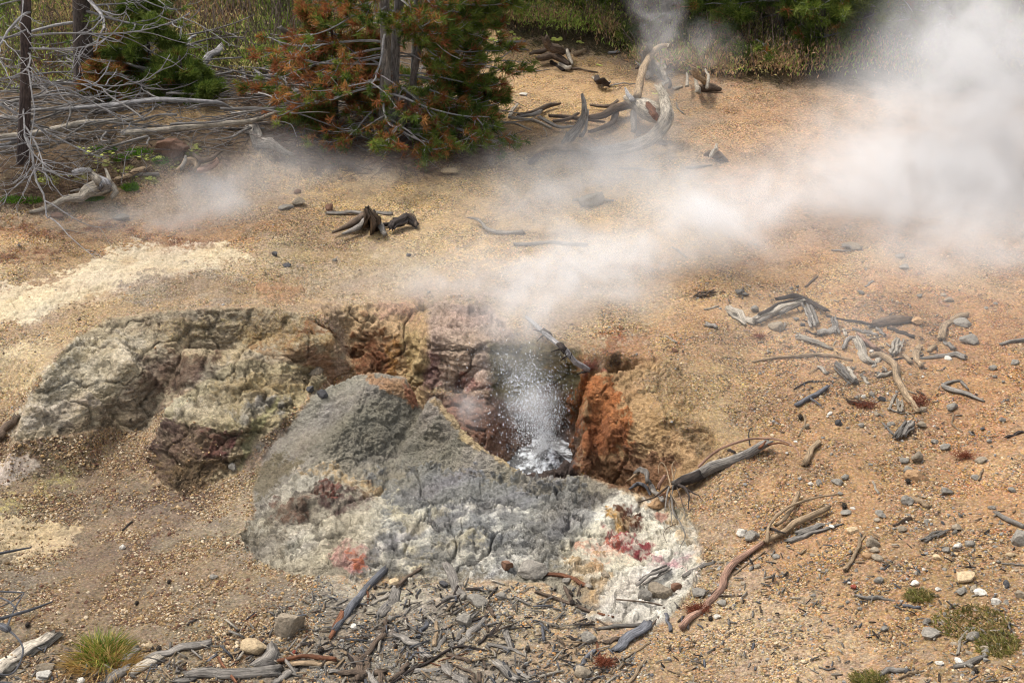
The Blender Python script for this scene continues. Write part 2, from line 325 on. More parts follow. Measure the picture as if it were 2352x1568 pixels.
paint([(560,1230),(640,1190),(690,1230),(640,1300),(580,1280)], (150, 136, 112), 14, .8, .4, nB)
paint([(730,1160),(860,1120),(840,1170),(750,1190)], (96, 66, 62), 12, .8, .55, nB)
paint([(740,1110),(780,1120),(770,1150),(730,1140)], (140, 74, 56), 8, .7, .5, nC)
paint([(640,1150),(720,1150),(700,1190),(640,1190)], (130, 88, 66), 12, .6, .5, nC)
paint([(760,1260),(800,1250),(840,1290),(800,1320),(765,1300)], (186, 124, 122), 9, .7, .4, nB)
paint([(790,1265),(815,1270),(835,1300),(800,1312)], (190, 104, 52), 6, .8, .5, nC)
m_w2 = paint([(1270,1290),(1290,1220),(1350,1150),(1420,1120),(1480,1138),(1545,1166),(1600,1220),(1618,1290),(1560,1400),(1500,1440),(1350,1424),(1370,1350)], (246, 236, 212), 8, .98, .12, nB, rock=.9, lump=0)
paint([(1440,1130),(1545,1166),(1600,1220),(1610,1280),(1560,1230)], (214, 170, 100), 14, .6, .6, nB)
paint([(1240,1170),(1360,1150),(1290,1290),(1240,1310)], (150, 146, 138), 18, .7, .5, nB)
paint([(1330,1120),(1420,1130),(1380,1170),(1290,1160)], (100, 92, 82), 8, .8, .3)
paint([(1385,1160),(1440,1160),(1470,1205),(1430,1215),(1395,1190)], (206, 150, 46), 7, .9, .35, nC)
paint([(1410,1158),(1455,1160),(1482,1205),(1450,1225),(1430,1195)], (92, 46, 36), 6, .92, .6, nC, thr=-.1)
paint([(1385,1215),(1450,1225),(1500,1265),(1490,1285),(1430,1265),(1390,1250)], (164, 48, 58), 7, .95, .7, nC, thr=-.05)
paint([(1300,1240),(1400,1235),(1440,1275),(1360,1290)], (214, 130, 90), 12, .55, .6, nC)
paint([(1480,1280),(1590,1270),(1570,1300),(1500,1300)], (196, 110, 120), 10, .6, .6, nB)
paint([(1500,1180),(1530,1180),(1535,1205),(1515,1205)], (160, 40, 40), 5, .8, .3)
paint([(1290,1290),(1370,1270),(1390,1340),(1370,1420),(1330,1390)], (200, 160, 100), 14, .7, .6, nB)
# the vent's walls
SIDE[0] = 2
paint([(700,690),(780,700),(980,690),(990,900),(960,960),(850,950),(790,940),(760,900),(800,850),(775,758)], (214, 178, 130), 8, 1, warp=.5, grav=.1, rock=1)
paint([(690,690),(780,700),(790,760),(800,880),(770,850),(770,758)], (184, 156, 128), 8, .8, .3, nB)
paint([(830,740),(900,750),(930,800),(910,860),(830,860),(800,820)], (150, 96, 56), 14, .9, .35, nB)
paint([(840,780),(890,780),(890,850),(830,850)], (112, 60, 30), 12, .7, .3, nB)
paint([(890,750),(925,770),(910,850),(900,800)], (184, 136, 66), 8, .7, .4, nC)
paint([(930,740),(985,770),(985,880),(940,880)], (190, 166, 112), 10, .7, .3)
paint([(860,690),(960,690),(960,730),(880,720)], (196, 150, 124), 10, .7, .4, nB)
paint([(985,700),(1130,700),(1190,790),(1130,905),(1060,900),(985,885),(985,800)], (204, 178, 156), 10, 1, warp=.5, grav=.15, rock=.9)
paint([(985,810),(1010,820),(1020,890),(985,885)], (150, 104, 96), 8, .7, .3)
paint([(1060,860),(1130,890),(1050,902)], (168, 108, 96), 8, .7, .4, nB)
paint([(970,690),(1120,690),(1160,770),(1040,760)], (194, 166, 146), 24, .7, .5, nB, grav=.3)
paint([(985,903),(1130,905),(1240,930),(1330,940),(1330,1140),(1160,1090),(1050,1020),(960,965)], (150, 118, 96), 10, 1, warp=.5, grav=.1, rock=.8)
paint([(1030,930),(1120,940),(1180,1010),(1150,1060),(1060,990)], (158, 112, 88), 16, .8, .3, nB)
paint([(1120,790),(1240,790),(1340,800),(1338,870),(1330,960),(1240,950),(1150,920),(1125,860)], (160, 146, 104), 12, 1, warp=.6, grav=.1, rock=.9)
paint([(1140,800),(1260,800),(1250,880),(1150,890)], (112, 108, 70), 14, .7, .3, nB)
paint([(1240,800),(1340,800),(1338,860),(1250,850)], (156, 122, 66), 10, .7, .4, nB)
paint([(1240,870),(1340,880),(1330,1010),(1230,1000)], (110, 80, 62), 18, .85, .3, nB)
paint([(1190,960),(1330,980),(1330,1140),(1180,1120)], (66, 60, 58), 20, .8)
SIDE[0] = 0
m_rm = paint([(1336,855),(1400,846),(1480,818),(1560,828),(1640,1000),(1640,1050),(1560,1140),(1500,1145),(1450,1130),(1400,1110),(1336,1080)], (200, 160, 108), 9, 1, warp=.3, grav=.1, rock=.6, lump=.9)
paint([(1480,800),(1640,850),(1700,1000),(1640,1080),(1560,1000)], (180, 152, 108), 50, .8, grav=.8, lump=.3)
paint([(1328,850),(1385,858),(1425,900),(1450,960),(1440,1050),(1334,1070)], (184, 106, 42), 16, .95, .15, nB)
paint([(1334,960),(1420,960),(1440,1060),(1334,1075)], (146, 88, 50), 22, .7, .3, nB)
paint([(1334,1040),(1500,1040),(1560,1060),(1520,1140),(1400,1110),(1334,1080)], (128, 88, 58), 12, .9, .2, rock=.8, lump=.3)
paint([(1320,800),(1480,770),(1500,830),(1340,858)], (174, 130, 90), 16, .8, .3, nB)
paint([(1376,768),(1420,765),(1430,812),(1380,820)], (156, 96, 60), 10, .6)
paint([(1350,825),(1400,820),(1395,850),(1350,856)], (160, 88, 74), 7, .7)
paint([(1404,810),(1424,806),(1426,838),(1402,842)], (30, 22, 18), 3, .9, warp=.2)  # small hole: the shade inside it is painted into the ground colour
# soil, moss and needle litter under the trees
paint([(-50,480),(120,470),(330,400),(480,350),(520,380),(560,330),(900,350),(1140,330),(1150,0),(-50,0)], (104, 84, 62), 16, .92, .2, nB, grav=.5)
paint([(-50,470),(480,340),(480,240),(-50,240)], (86, 72, 50), 30, .5, .5, nB)
paint([(270,245),(560,240),(620,275),(280,300)], (196, 164, 116), 14, .8, .5, nB, thr=-.2)
paint([(560,190),(720,180),(720,240),(560,240)], (120, 84, 62), 18, .7)
paint([(640,330),(1130,330),(1120,370),(1000,400),(700,400),(620,370)], (92, 62, 46), 18, .85, .45, nB)
paint([(740,-60),(900,-60),(900,45),(780,30)], (214, 192, 160), 14, .9)
paint([(1120,70),(1240,100),(1560,180),(1480,320),(1140,320),(1040,200)], (212, 174, 120), 14, .9, .15)
paint([(1140,60),(1560,-50),(2420,-50),(2420,190),(1800,195),(1560,150),(1250,100)], (84, 78, 48), 14, .9)
for k, (a, b) in enumerate([(210,345),(250,375),(330,350),(380,385),(300,395),(430,350),(190,395),(345,405),(230,415),(110,410)]):
    paint([(a-28,b),(a,b-9),(a+30,b-2),(a+18,b+9),(a-16,b+9)], (176, 184, 84), 7, .85, .5, nB)
_r = PV @ np.array([[.8, .6, 0], [-.6, .8, 0], [0, 0, 1]]).T; streak = fbm(_r * np.array([.45, 2.2, 1]), 2.4, 4, .6, off=12.0); GRAV *= .5 + .5 * sstep(-.3, .25, nA + .5 * streak)
COL *= (1 - .14 * GRAV)[:, None] * np.stack([np.ones(len(PV)), 1 - .025 * GRAV, 1 - .04 * GRAV], 1)
COL *= (1 + .34 * streak * GRAV)[:, None] * np.stack([np.ones(len(PV)), 1 - .05 * np.clip(-streak, 0, 1), 1 - .10 * streak], 1)
pat = fbm(PV, 1.3, 5, .62, off=21.0); pb = (sstep(.05, .30, pat) * GRAV)[:, None]; COL[:] = COL * (1 - .55 * pb) + alb(150, 118, 84) * .55 * pb
pb = (sstep(.08, .32, -pat) * GRAV * (V > 480))[:, None]; COL[:] = COL * (1 - .45 * pb) + alb(210, 180, 134) * .45 * pb
hq = fbm(PV, 3.1, 3, .6, off=50.3); COL *= (1 + .20 * nC + .16 * nB + .06 * nA)[:, None] * np.stack([1 + .08 * hq, 1 + .01 * hq, 1 - .12 * hq], 1)
# ------------------------------------------------------------------ real relief on top of the sculpted form
fine = fbm(PV, 70, 2, .6, off=1.9)
wobr = fbm(PV * np.array([.55, .55, 1.5]), 5.5, 4, .55, ridge=True, off=4.4)
zz = PV[:, 2] / .055 + 2.2 * nA + .8 * wu; saw = zz - np.floor(zz); saw2 = PV[:, 2] / .021 + 2.5 * nB + 3; saw2 = saw2 - np.floor(saw2); lay = sstep(-.15, .25, fbm(PV, 6, 2, .5, off=33.3))
bil = np.abs(fbm(PV, 34, 2, .5, off=8.8))
def terr(x, k, e=.82): q_ = x * k; f_ = np.floor(q_); return (f_ + sstep(e, 1, q_ - f_)) / k
wp3 = PV + np.stack([wu, wv, wu2], 1) * .05
c1 = sstep(.90, .99, 1 - np.abs(vnoise(wp3 * np.array([4.2, 4.2, 6.5])))); c2 = sstep(.86, .99, 1 - np.abs(vnoise(wp3 * np.array([11, 11, 19]) + 7)))
flake = terr(nA * .9 + nB * .5, 7.0) - .0; flake2 = terr(nB * .8 + nC * .5 + nA * .4, 9.0)
SMO = 1 - .45 * m_out
disp = SMO * ROCK * lay * (.034 * (saw - .5) + .010 * (saw2 - .5)) + SMO * ROCK * (.012 * strat + .038 * wobr + .030 * flake + .017 * flake2 - .030 * c1 - .014 * c2 + .003 * nC - .01) + LUMP * (.006 * nC + .006 * fine + .012 * nB - .012 * bil) + GRAV * (.004 * nC + .0025 * fine + .006 * nB)
COL *= (1 - ROCK * (.38 * c1 + .22 * c2))[:, None]
COL *= (1 - .18 * ROCK * sstep(.15, -.5, strat))[:, None]           # dark partings in the layered crust
disp = np.where(n_in, disp, 0) * 1.0
PV = PV + NV * disp[:, None]
U, V, D = project(PV)
# ------------------------------------------------------------------ materials
def nodes_of(name):
    m = bpy.data.materials.new(name); m.use_nodes = True; t = m.node_tree
    return m, t, t.nodes, t.links, t.nodes["Principled BSDF"]
def math_(t, op, a, b=None, c=None):
    n = t.nodes.new("ShaderNodeMath"); n.operation = op
    for k, x in enumerate((a, b, c)):
        if x is None: continue
        if isinstance(x, (int, float)): n.inputs[k].default_value = x
        else: t.links.new(x, n.inputs[k])
    return n.outputs[0]
def noise_(t, vec, scale, det=3, rough=.6):
    n = t.nodes.new("ShaderNodeTexNoise"); n.inputs["Scale"].default_value = scale; n.inputs["Detail"].default_value = det; n.inputs["Roughness"].default_value = rough
    if vec is not None: t.links.new(vec, n.inputs["Vector"])
    return n.outputs["Fac"]
def mulcol(t, col, val):
    n = t.nodes.new("ShaderNodeVectorMath"); n.operation = 'SCALE'; t.links.new(col, n.inputs[0]); t.links.new(val, n.inputs["Scale"]); return n.outputs[0]
def attr_(t, name):
    n = t.nodes.new("ShaderNodeAttribute"); n.attribute_name = name; return n
def mrange(t, x, a, b, c, d):
    n = t.nodes.new("ShaderNodeMapRange"); n.inputs[1].default_value = a; n.inputs[2].default_value = b; n.inputs[3].default_value = c; n.inputs[4].default_value = d
    t.links.new(x, n.inputs[0]); return n.outputs[0]
def ground_mat():
    m, t, N, L, B = nodes_of("ground_gravel_and_crust")
    a = attr_(t, "col"); pos = N.new("ShaderNodeNewGeometry").outputs["Position"]
    v1 = N.new("ShaderNodeTexVoronoi"); v1.inputs["Scale"].default_value = 62; L.new(pos, v1.inputs["Vector"])
    v2 = N.new("ShaderNodeTexVoronoi"); v2.inputs["Scale"].default_value = 120; L.new(pos, v2.inputs["Vector"])
    s1 = N.new("ShaderNodeSeparateColor"); L.new(v1.outputs["Color"], s1.inputs[0]); s2 = N.new("ShaderNodeSeparateColor"); L.new(v2.outputs["Color"], s2.inputs[0])
    g = a.outputs["Alpha"]
    cell = math_(t, 'ADD', math_(t, 'MULTIPLY', s1.outputs[0], .75), math_(t, 'MULTIPLY', s2.outputs[0], .75))   # 0..1.5
    cell = math_(t, 'ADD', math_(t, 'MULTIPLY', cell, 0.8), .42)
    cell = math_(t, 'MULTIPLY', cell, mrange(t, s1.outputs[2], .10, .16, .35, 1.0)); cell = math_(t, 'MULTIPLY', cell, mrange(t, s2.outputs[2], .90, .95, 1.0, 1.32))
    gap = mrange(t, v1.outputs["Distance"], .30, .75, 1.0, .55)
    cell = math_(t, 'MULTIPLY', cell, gap)
    fac = math_(t, 'ADD', math_(t, 'MULTIPLY', math_(t, 'SUBTRACT', cell, 1.0), g), 1.0)
    mxa = N.new("ShaderNodeSeparateColor"); L.new(attr_(t, "mix").outputs["Color"], mxa.inputs[0]); rk, lm = mxa.outputs[0], mxa.outputs[1]
    sp = N.new("ShaderNodeMapping"); sp.inputs["Scale"].default_value = (1, 1, 2.4); L.new(pos, sp.inputs["Vector"])
    w1 = N.new("ShaderNodeTexNoise"); w1.inputs["Scale"].default_value = 7; w1.inputs["Detail"].default_value = 2; L.new(pos, w1.inputs["Vector"])
    wv_ = N.new("ShaderNodeVectorMath"); wv_.operation = 'MULTIPLY_ADD'; L.new(w1.outputs["Color"], wv_.inputs[0]); wv_.inputs[1].default_value = (.16, .16, .16); L.new(sp.outputs[0], wv_.inputs[2])
    def crack(sc_, wd):
        q = math_(t, 'ABSOLUTE', math_(t, 'SUBTRACT', noise_(t, wv_.outputs[0], sc_, 3, .55), .5)); return mrange(t, q, 0, wd, 1.0, 0.0)
    ck = math_(t, 'MULTIPLY', math_(t, 'ADD', math_(t, 'MULTIPLY', crack(7, .012), 1.0), math_(t, 'MULTIPLY', crack(19, .020), .6)), rk)
    rn = noise_(t, wv_.outputs[0], 46, 8, .78)
    n1 = mrange(t, noise_(t, pos, 38, 5, .7), .25, .75, .62, 1.38)
    n1 = math_(t, 'MULTIPLY', n1, math_(t, 'SUBTRACT', 1.0, math_(t, 'MULTIPLY', ck, .36)))
    n1 = math_(t, 'MULTIPLY', n1, math_(t, 'ADD', 1.0, math_(t, 'MULTIPLY', math_(t, 'SUBTRACT', mrange(t, rn, .3, .7, .78, 1.66), 1.0), rk)))
    col = mulcol(t, mulcol(t, a.outputs["Color"], fac), n1)
    hsv = N.new("ShaderNodeHueSaturation"); L.new(col, hsv.inputs["Color"])
    L.new(math_(t, 'ADD', math_(t, 'MULTIPLY', math_(t, 'SUBTRACT', s1.outputs[1], .5), math_(t, 'MULTIPLY', g, .045)), .5), hsv.inputs["Hue"])
    L.new(math_(t, 'ADD', math_(t, 'MULTIPLY', math_(t, 'SUBTRACT', s2.outputs[1], .5), math_(t, 'MULTIPLY', g, .55)), .94), hsv.inputs["Saturation"])
    L.new(hsv.outputs[0], B.inputs["Base Color"])
    h = math_(t, 'MULTIPLY', math_(t, 'SUBTRACT', 1.0, v1.outputs["Distance"]), math_(t, 'MULTIPLY', g, .008))
    h = math_(t, 'ADD', h, math_(t, 'MULTIPLY', math_(t, 'SUBTRACT', 1.0, v2.outputs["Distance"]), math_(t, 'MULTIPLY', g, .004)))
    h = math_(t, 'ADD', h, math_(t, 'MULTIPLY', noise_(t, pos, 55, 5, .7), .022))
    h = math_(t, 'ADD', h, math_(t, 'MULTIPLY', rk, math_(t, 'SUBTRACT', math_(t, 'MULTIPLY', rn, .040), math_(t, 'MULTIPLY', ck, .006))))
    v3 = N.new("ShaderNodeTexVoronoi"); v3.inputs["Scale"].default_value = 66; L.new(wv_.outputs[0], v3.inputs["Vector"])
    h = math_(t, 'ADD', h, math_(t, 'MULTIPLY', lm, math_(t, 'MULTIPLY', math_(t, 'SUBTRACT', 1.0, v3.outputs["Distance"]), .012)))
    b = N.new("ShaderNodeBump"); b.inputs["Strength"].default_value = 1.0; b.inputs["Distance"].default_value = 1.0
    L.new(h, b.inputs["Height"]); L.new(b.outputs[0], B.inputs["Normal"])
    B.inputs["Roughness"].default_value = .88; B.inputs["Specular IOR Level"].default_value = .25
    return m
def wood_mat():
    m, t, N, L, B = nodes_of("weathered_wood")
    a = attr_(t, "col"); g = attr_(t, "grain")
    n1 = noise_(t, g.outputs["Vector"], 1.5, 6, .75); n2 = noise_(t, N.new("ShaderNodeNewGeometry").outputs["Position"], 22, 3, .6)
    f = math_(t, 'MULTIPLY', mrange(t, n1, .36, .60, .28, 1.3), mrange(t, n2, .3, .7, .75, 1.2))
    L.new(mulcol(t, a.outputs["Color"], f), B.inputs["Base Color"])
    b = N.new("ShaderNodeBump"); b.inputs["Distance"].default_value = .012; L.new(n1, b.inputs["Height"]); L.new(b.outputs[0], B.inputs["Normal"])
    B.inputs["Roughness"].default_value = .8; B.inputs["Specular IOR Level"].default_value = .3
    return m
def stone_mat():
    m, t, N, L, B = nodes_of("stone")
    a = attr_(t, "col"); pos = N.new("ShaderNodeTexCoord").outputs["Object"]; gp = N.new("ShaderNodeNewGeometry").outputs["Position"]
    n = noise_(t, gp, 60, 5, .65)
    L.new(mulcol(t, a.outputs["Color"], mrange(t, n, .3, .7, .62, 1.3)), B.inputs["Base Color"])
    b = N.new("ShaderNodeBump"); b.inputs["Distance"].default_value = .012; L.new(n, b.inputs["Height"]); L.new(b.outputs[0], B.inputs["Normal"])
    B.inputs["Roughness"].default_value = .85; B.inputs["Specular IOR Level"].default_value = .3
    return m
def leaf_mat():
    m, t, N, L, B = nodes_of("needles_and_leaves")
    a = attr_(t, "col"); gp = N.new("ShaderNodeNewGeometry").outputs["Position"]
    L.new(mulcol(t, a.outputs["Color"], mrange(t, noise_(t, gp, 9, 3, .6), .3, .7, 1.4, 2.5)), B.inputs["Base Color"])
    B.inputs["Roughness"].default_value = .6; B.inputs["Specular IOR Level"].default_value = .3
    tr = N.new("ShaderNodeBsdfTranslucent"); L.new(B.inputs["Base Color"].links[0].from_socket, tr.inputs["Color"]); mx = N.new("ShaderNodeMixShader"); mx.inputs[0].default_value = .4
    L.new(B.outputs[0], mx.inputs[1]); L.new(tr.outputs[0], mx.inputs[2]); L.new(mx.outputs[0], [q for q in N if q.type == 'OUTPUT_MATERIAL'][0].inputs["Surface"])
    return m
def water_mat(name, spray):
    m, t, N, L, B = nodes_of(name)
    B.inputs["Base Color"].default_value = (.86, .88, .9, 1) if spray else (.25, .27, .28, 1)
    B.inputs["Roughness"].default_value = .12; B.inputs["IOR"].default_value = 1.33; B.inputs["Specular IOR Level"].default_value = .8
    if not spray:
        gp = N.new("ShaderNodeNewGeometry").outputs["Position"]; n = noise_(t, gp, 16, 4, .6)
        r = N.new("ShaderNodeValToRGB"); r.color_ramp.elements[0].position = .46; r.color_ramp.elements[0].color = (.10, .10, .10, 1); r.color_ramp.elements[1].position = .62; r.color_ramp.elements[1].color = (.8, .83, .86, 1)
        L.new(n, r.inputs[0]); L.new(r.outputs[0], B.inputs["Base Color"])
        b = N.new("ShaderNodeBump"); b.inputs["Distance"].default_value = .06; L.new(n, b.inputs["Height"]); L.new(b.outputs[0], B.inputs["Normal"])
    return m
MG, MW, MS, ML = ground_mat(), wood_mat(), stone_mat(), leaf_mat()
MSP, MWT = water_mat("water_drops", True), water_mat("foaming_water", False)
# ------------------------------------------------------------------ mesh building
def make_mesh(name, verts, loops, sizes, mat, attrs=None, smooth=True):
    me = bpy.data.meshes.new(name); verts = np.asarray(verts, np.float32); loops = np.asarray(loops, np.int32).ravel(); sizes = np.asarray(sizes, np.int32)
    me.vertices.add(len(verts)); me.vertices.foreach_set("co", verts.ravel())
    me.loops.add(len(loops)); me.loops.foreach_set("vertex_index", loops)
    me.polygons.add(len(sizes)); st = np.zeros(len(sizes), np.int32); st[1:] = np.cumsum(sizes)[:-1]
    me.polygons.foreach_set("loop_start", st); me.polygons.foreach_set("loop_total", sizes)
    me.polygons.foreach_set("use_smooth", np.full(len(sizes), smooth))
    me.update(calc_edges=True)
    for k, (typ, arr) in (attrs or {}).items():
        at = me.attributes.new(k, typ, 'POINT'); at.data.foreach_set("color" if typ == 'FLOAT_COLOR' else "vector", np.asarray(arr, np.float32).ravel())
    me.materials.append(mat); return me
def link(name, me, parent=None, loc=None):
    o = bpy.data.objects.new(name, me); sc.collection.objects.link(o)
    if parent is not None: o.parent = parent
    if loc is not None: o.location = loc
    return o
def tag(o, label=None, cat=None, group=None, kind=None):
    if label: o["label"] = label
    if cat: o["category"] = cat
    if group: o["group"] = group
    if kind: o["kind"] = kind
    return o
class MB:
    def __init__(s): s.v, s.l, s.z, s.c, s.g, s.n = [], [], [], [], [], 0
    def add(s, v, faces, col, grain=None):           # faces: list of 2-D index arrays
        s.v.append(v)
        for f in faces:
            s.l.append((f + s.n).ravel()); s.z.append(np.full(len(f), f.shape[1]))
        col = np.asarray(col, float)
        if col.ndim == 1: col = np.tile(col, (len(v), 1))
        s.c.append(np.concatenate([col, np.ones((len(v), 1))], 1)); s.g.append(v * 30 if grain is None else grain); s.n += len(v)
    def build(s, name, mat, parent=None, origin=None, smooth=True):
        v = np.concatenate(s.v); 
        if origin is not None: v = v - np.array(origin)
        me = make_mesh(name, v, np.concatenate(s.l), np.concatenate(s.z), mat, {"col": ('FLOAT_COLOR', np.concatenate(s.c)), "grain": ('FLOAT_VECTOR', np.concatenate(s.g))}, smooth)
        return link(name, me, parent, None if origin is None or parent is not None else origin)
def catmull(p, m):
    p = np.asarray(p, float); k = len(p)
    if k == 2: return p[0] + (p[1] - p[0]) * np.linspace(0, 1, m)[:, None]
    q = np.vstack([2 * p[0] - p[1], p, 2 * p[-1] - p[-2]]); t = np.linspace(0, k - 1 - 1e-6, m); i = t.astype(int); f = (t - i)[:, None]
    a, b, c, d = q[i], q[i + 1], q[i + 2], q[i + 3]
    return .5 * (2 * b + (c - a) * f + (2 * a - 5 * b + 4 * c - d) * f ** 2 + (3 * b - a - 3 * c + d) * f ** 3)
def tube(mb, pts, rad, col, sides=8, flat=1.0, rough=.10, ragged=0.0, m=None, tip=None, seed=None, crook=0.0, square=0.0):
    r_ = np.random.default_rng(seed if seed is not None else int(rng.integers(1 << 30)))
    pts = np.asarray(pts, float); L = np.linalg.norm(np.diff(pts, axis=0), axis=1).sum(); rad = np.atleast_1d(np.asarray(rad, float))
    if len(rad) == 1: rad = np.repeat(rad, len(pts))
    if m is None: m = int(np.clip(L / max(rad.mean() * 1.3, 1e-4), 4, 44))
    p = catmull(pts, m); s = np.linspace(0, 1, m); ra = np.interp(s, np.linspace(0, 1, len(rad)), rad)
    if crook: p = p + (np.array([np.interp(s * 5, range(6), r_.normal(0, 1, 6)) for _ in range(3)]).T) * crook * rad.mean() * np.sin(s * math.pi)[:, None]
    T = np.gradient(p, axis=0); T /= np.linalg.norm(T, axis=1)[:, None] + 1e-9
    up = np.array([0, 0, 1.0]) if abs(T[0, 2]) < .9 else np.array([0, 1.0, 0])
    Uv = np.zeros((m, 3)); x = up - T[0] * (up @ T[0]); x /= np.linalg.norm(x)
    for i in range(m):
        x = x - T[i] * (x @ T[i]); x /= np.linalg.norm(x) + 1e-9; Uv[i] = x
    S = np.cross(T, Uv); th = np.linspace(0, 2 * math.pi, sides, endpoint=False)
    prof = 1 + rough * r_.normal(0, 1, sides); var = r_.normal(0, 1, (max(m // 3, 2), sides))
    vi = np.array([np.interp(np.linspace(0, 1, m), np.linspace(0, 1, len(var)), var[:, k]) for k in range(sides)]).T
    rr_ = ra[:, None] * (prof[None] + rough * .8 * vi); cs, sn = np.cos(th), np.sin(th)
    if square: k_ = (np.abs(cs) ** 4 + np.abs(sn) ** 4) ** -.25; cs, sn = cs * (1 + (k_ - 1) * square), sn * (1 + (k_ - 1) * square)
    v = p[:, None] + S[:, None] * (rr_ * cs[None])[..., None] + Uv[:, None] * (rr_ * sn[None] * flat)[..., None]
    if ragged:
        for e, sg in ((0, -1), (-1, 1)): v[e] += T[e] * (sg * ragged * ra[e] * r_.uniform(-1.6, 1.4, sides))[:, None]
    v = v.reshape(-1, 3); ends = np.array([p[0] - T[0] * ra[0] * .2, p[-1] + T[-1] * ra[-1] * .2])
    i = np.arange(m - 1)[:, None] * sides; j = np.arange(sides)[None]; j2 = (j + 1) % sides
    quads = np.stack([i + j, i + j2, i + sides + j2, i + sides + j], 2).reshape(-1, 4)
    e0, e1 = m * sides, m * sides + 1; jj = np.arange(sides); jn = (jj + 1) % sides
    t0 = np.stack([jn, jj, np.full(sides, e0)], 1); t1 = np.stack([(m - 1) * sides + jj, (m - 1) * sides + jn, np.full(sides, e1)], 1)
    col = np.asarray(col, float); cc = np.tile(col, (m * sides + 2, 1)) * (1 + .12 * np.repeat(vi.reshape(-1), 1)[:, None] if False else 1)
    cc[:m * sides] *= np.clip(1 + .14 * vi.reshape(-1, 1) + .10 * np.tile(r_.normal(0, 1, sides), m)[:, None], .45, 1.6)
    if tip is not None: w = (s > .86)[:, None] * np.ones((1, sides)); w = w.reshape(-1); cc[:m * sides] = cc[:m * sides] * (1 - w[:, None]) + np.asarray(tip) * w[:, None]; cc[e1] = tip
    cc[e0] = col * .8
    off = r_.uniform(0, 50, 3); sl_ = np.repeat(s * L, sides); tt = np.tile(th, m)
    gr = np.stack([np.cos(tt) * 3.2, np.sin(tt) * 3.2, sl_ * 9], 1) + off; gr = np.vstack([gr, gr[:1], gr[-1:]])
    mb.add(np.vstack([v, ends]), [quads, t0, t1], cc, gr); return p
# stones
def ico(sub):
    t = (1 + 5 ** .5) / 2; v = [(-1, t, 0), (1, t, 0), (-1, -t, 0), (1, -t, 0), (0, -1, t), (0, 1, t), (0, -1, -t), (0, 1, -t), (t, 0, -1), (t, 0, 1), (-t, 0, -1), (-t, 0, 1)]
    f = [(0, 11, 5), (0, 5, 1), (0, 1, 7), (0, 7, 10), (0, 10, 11), (1, 5, 9), (5, 11, 4), (11, 10, 2), (10, 7, 6), (7, 1, 8), (3, 9, 4), (3, 4, 2), (3, 2, 6), (3, 6, 8), (3, 8, 9), (4, 9, 5), (2, 4, 11), (6, 2, 10), (8, 6, 7), (9, 8, 1)]
    v = [np.array(a, float) / np.linalg.norm(a) for a in v]
    for _ in range(sub):
        c = {}; nf = []
        def mid(a, b):
            k = (min(a, b), max(a, b))
            if k not in c: w = v[a] + v[b]; v.append(w / np.linalg.norm(w)); c[k] = len(v) - 1
            return c[k]
        for a, b, d in f:
            x, y, z = mid(a, b), mid(b, d), mid(d, a); nf += [(a, x, z), (b, y, x), (d, z, y), (x, y, z)]
        f = nf
    return np.array(v), np.array(f)
ICO = [ico(0), ico(1), ico(2), ico(3)]
def rock_shape(r_, sub=2, cuts=9, flat=.6, rough=.04):
    v, f = ICO[sub]; v = v.copy()
    for _ in range(cuts):
        n = r_.normal(0, 1, 3); n /= np.linalg.norm(n); d = r_.uniform(.45, .85); e = v @ n - d; v = v - np.maximum(e, 0)[:, None] * n * .92
    if rough: v = v * (1 + rough * 2 * vnoise(v * 3 + r_.uniform(0, 40, 3)))[:, None] * (1 + rough * vnoise(v * 8 + r_.uniform(0, 40, 3)))[:, None]
    v = v * np.array([1.0, r_.uniform(.65, .95), flat]); a = r_.uniform(0, 6.28); c, s = math.cos(a), math.sin(a)
    return v @ np.array([[c, s, 0], [-s, c, 0], [0, 0, 1]]), f
# ------------------------------------------------------------------ ground object, split where a rock stands out of it
ii = np.arange(NA - 1)[:, None] * NRR; jj = np.arange(NRR - 1)[None]
quads = np.stack([ii + jj, ii + NRR + jj, ii + NRR + jj + 1, ii + jj + 1], 2).reshape(-1, 4)[:, ::-1]
reg = np.zeros(len(PV), np.int8)
for k, m in ((1, m_out), (2, m_bol), (3, m_gm), (4, m_rm)): reg[m > .5] = k
reg[m_w2 > .6] = 5
fr = reg[quads[:, 0]]
NAMES = [("ground", None, None), ("rock_outcrop", "long pale grey outcrop with a dark undercut face, left of the boulder", "rock outcrop"),
 ("boulder", "boulder with a yellow crusted top and dark maroon front face", "boulder"),
 ("mineral_mound", "lumpy olive grey two-peaked mineral mound in front of the spouting vent", "mineral mound"),
 ("mineral_mound", "tan mound with a bright orange left edge beside the spouting water", "mineral mound"),
 ("mineral_crust", "white mineral slab stained red and mustard yellow on its upper right", "mineral crust")]
COL = np.clip(COL, .004, .85)
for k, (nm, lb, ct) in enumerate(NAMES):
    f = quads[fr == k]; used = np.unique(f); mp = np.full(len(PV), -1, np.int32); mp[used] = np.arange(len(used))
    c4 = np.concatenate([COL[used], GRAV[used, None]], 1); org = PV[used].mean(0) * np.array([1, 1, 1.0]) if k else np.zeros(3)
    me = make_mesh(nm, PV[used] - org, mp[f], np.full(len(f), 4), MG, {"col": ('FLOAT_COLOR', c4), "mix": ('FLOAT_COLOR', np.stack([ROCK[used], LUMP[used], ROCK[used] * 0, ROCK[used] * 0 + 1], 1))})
    o = link(nm, me, None, tuple(org)); tag(o, lb, ct, None, "structure" if k == 0 else None)
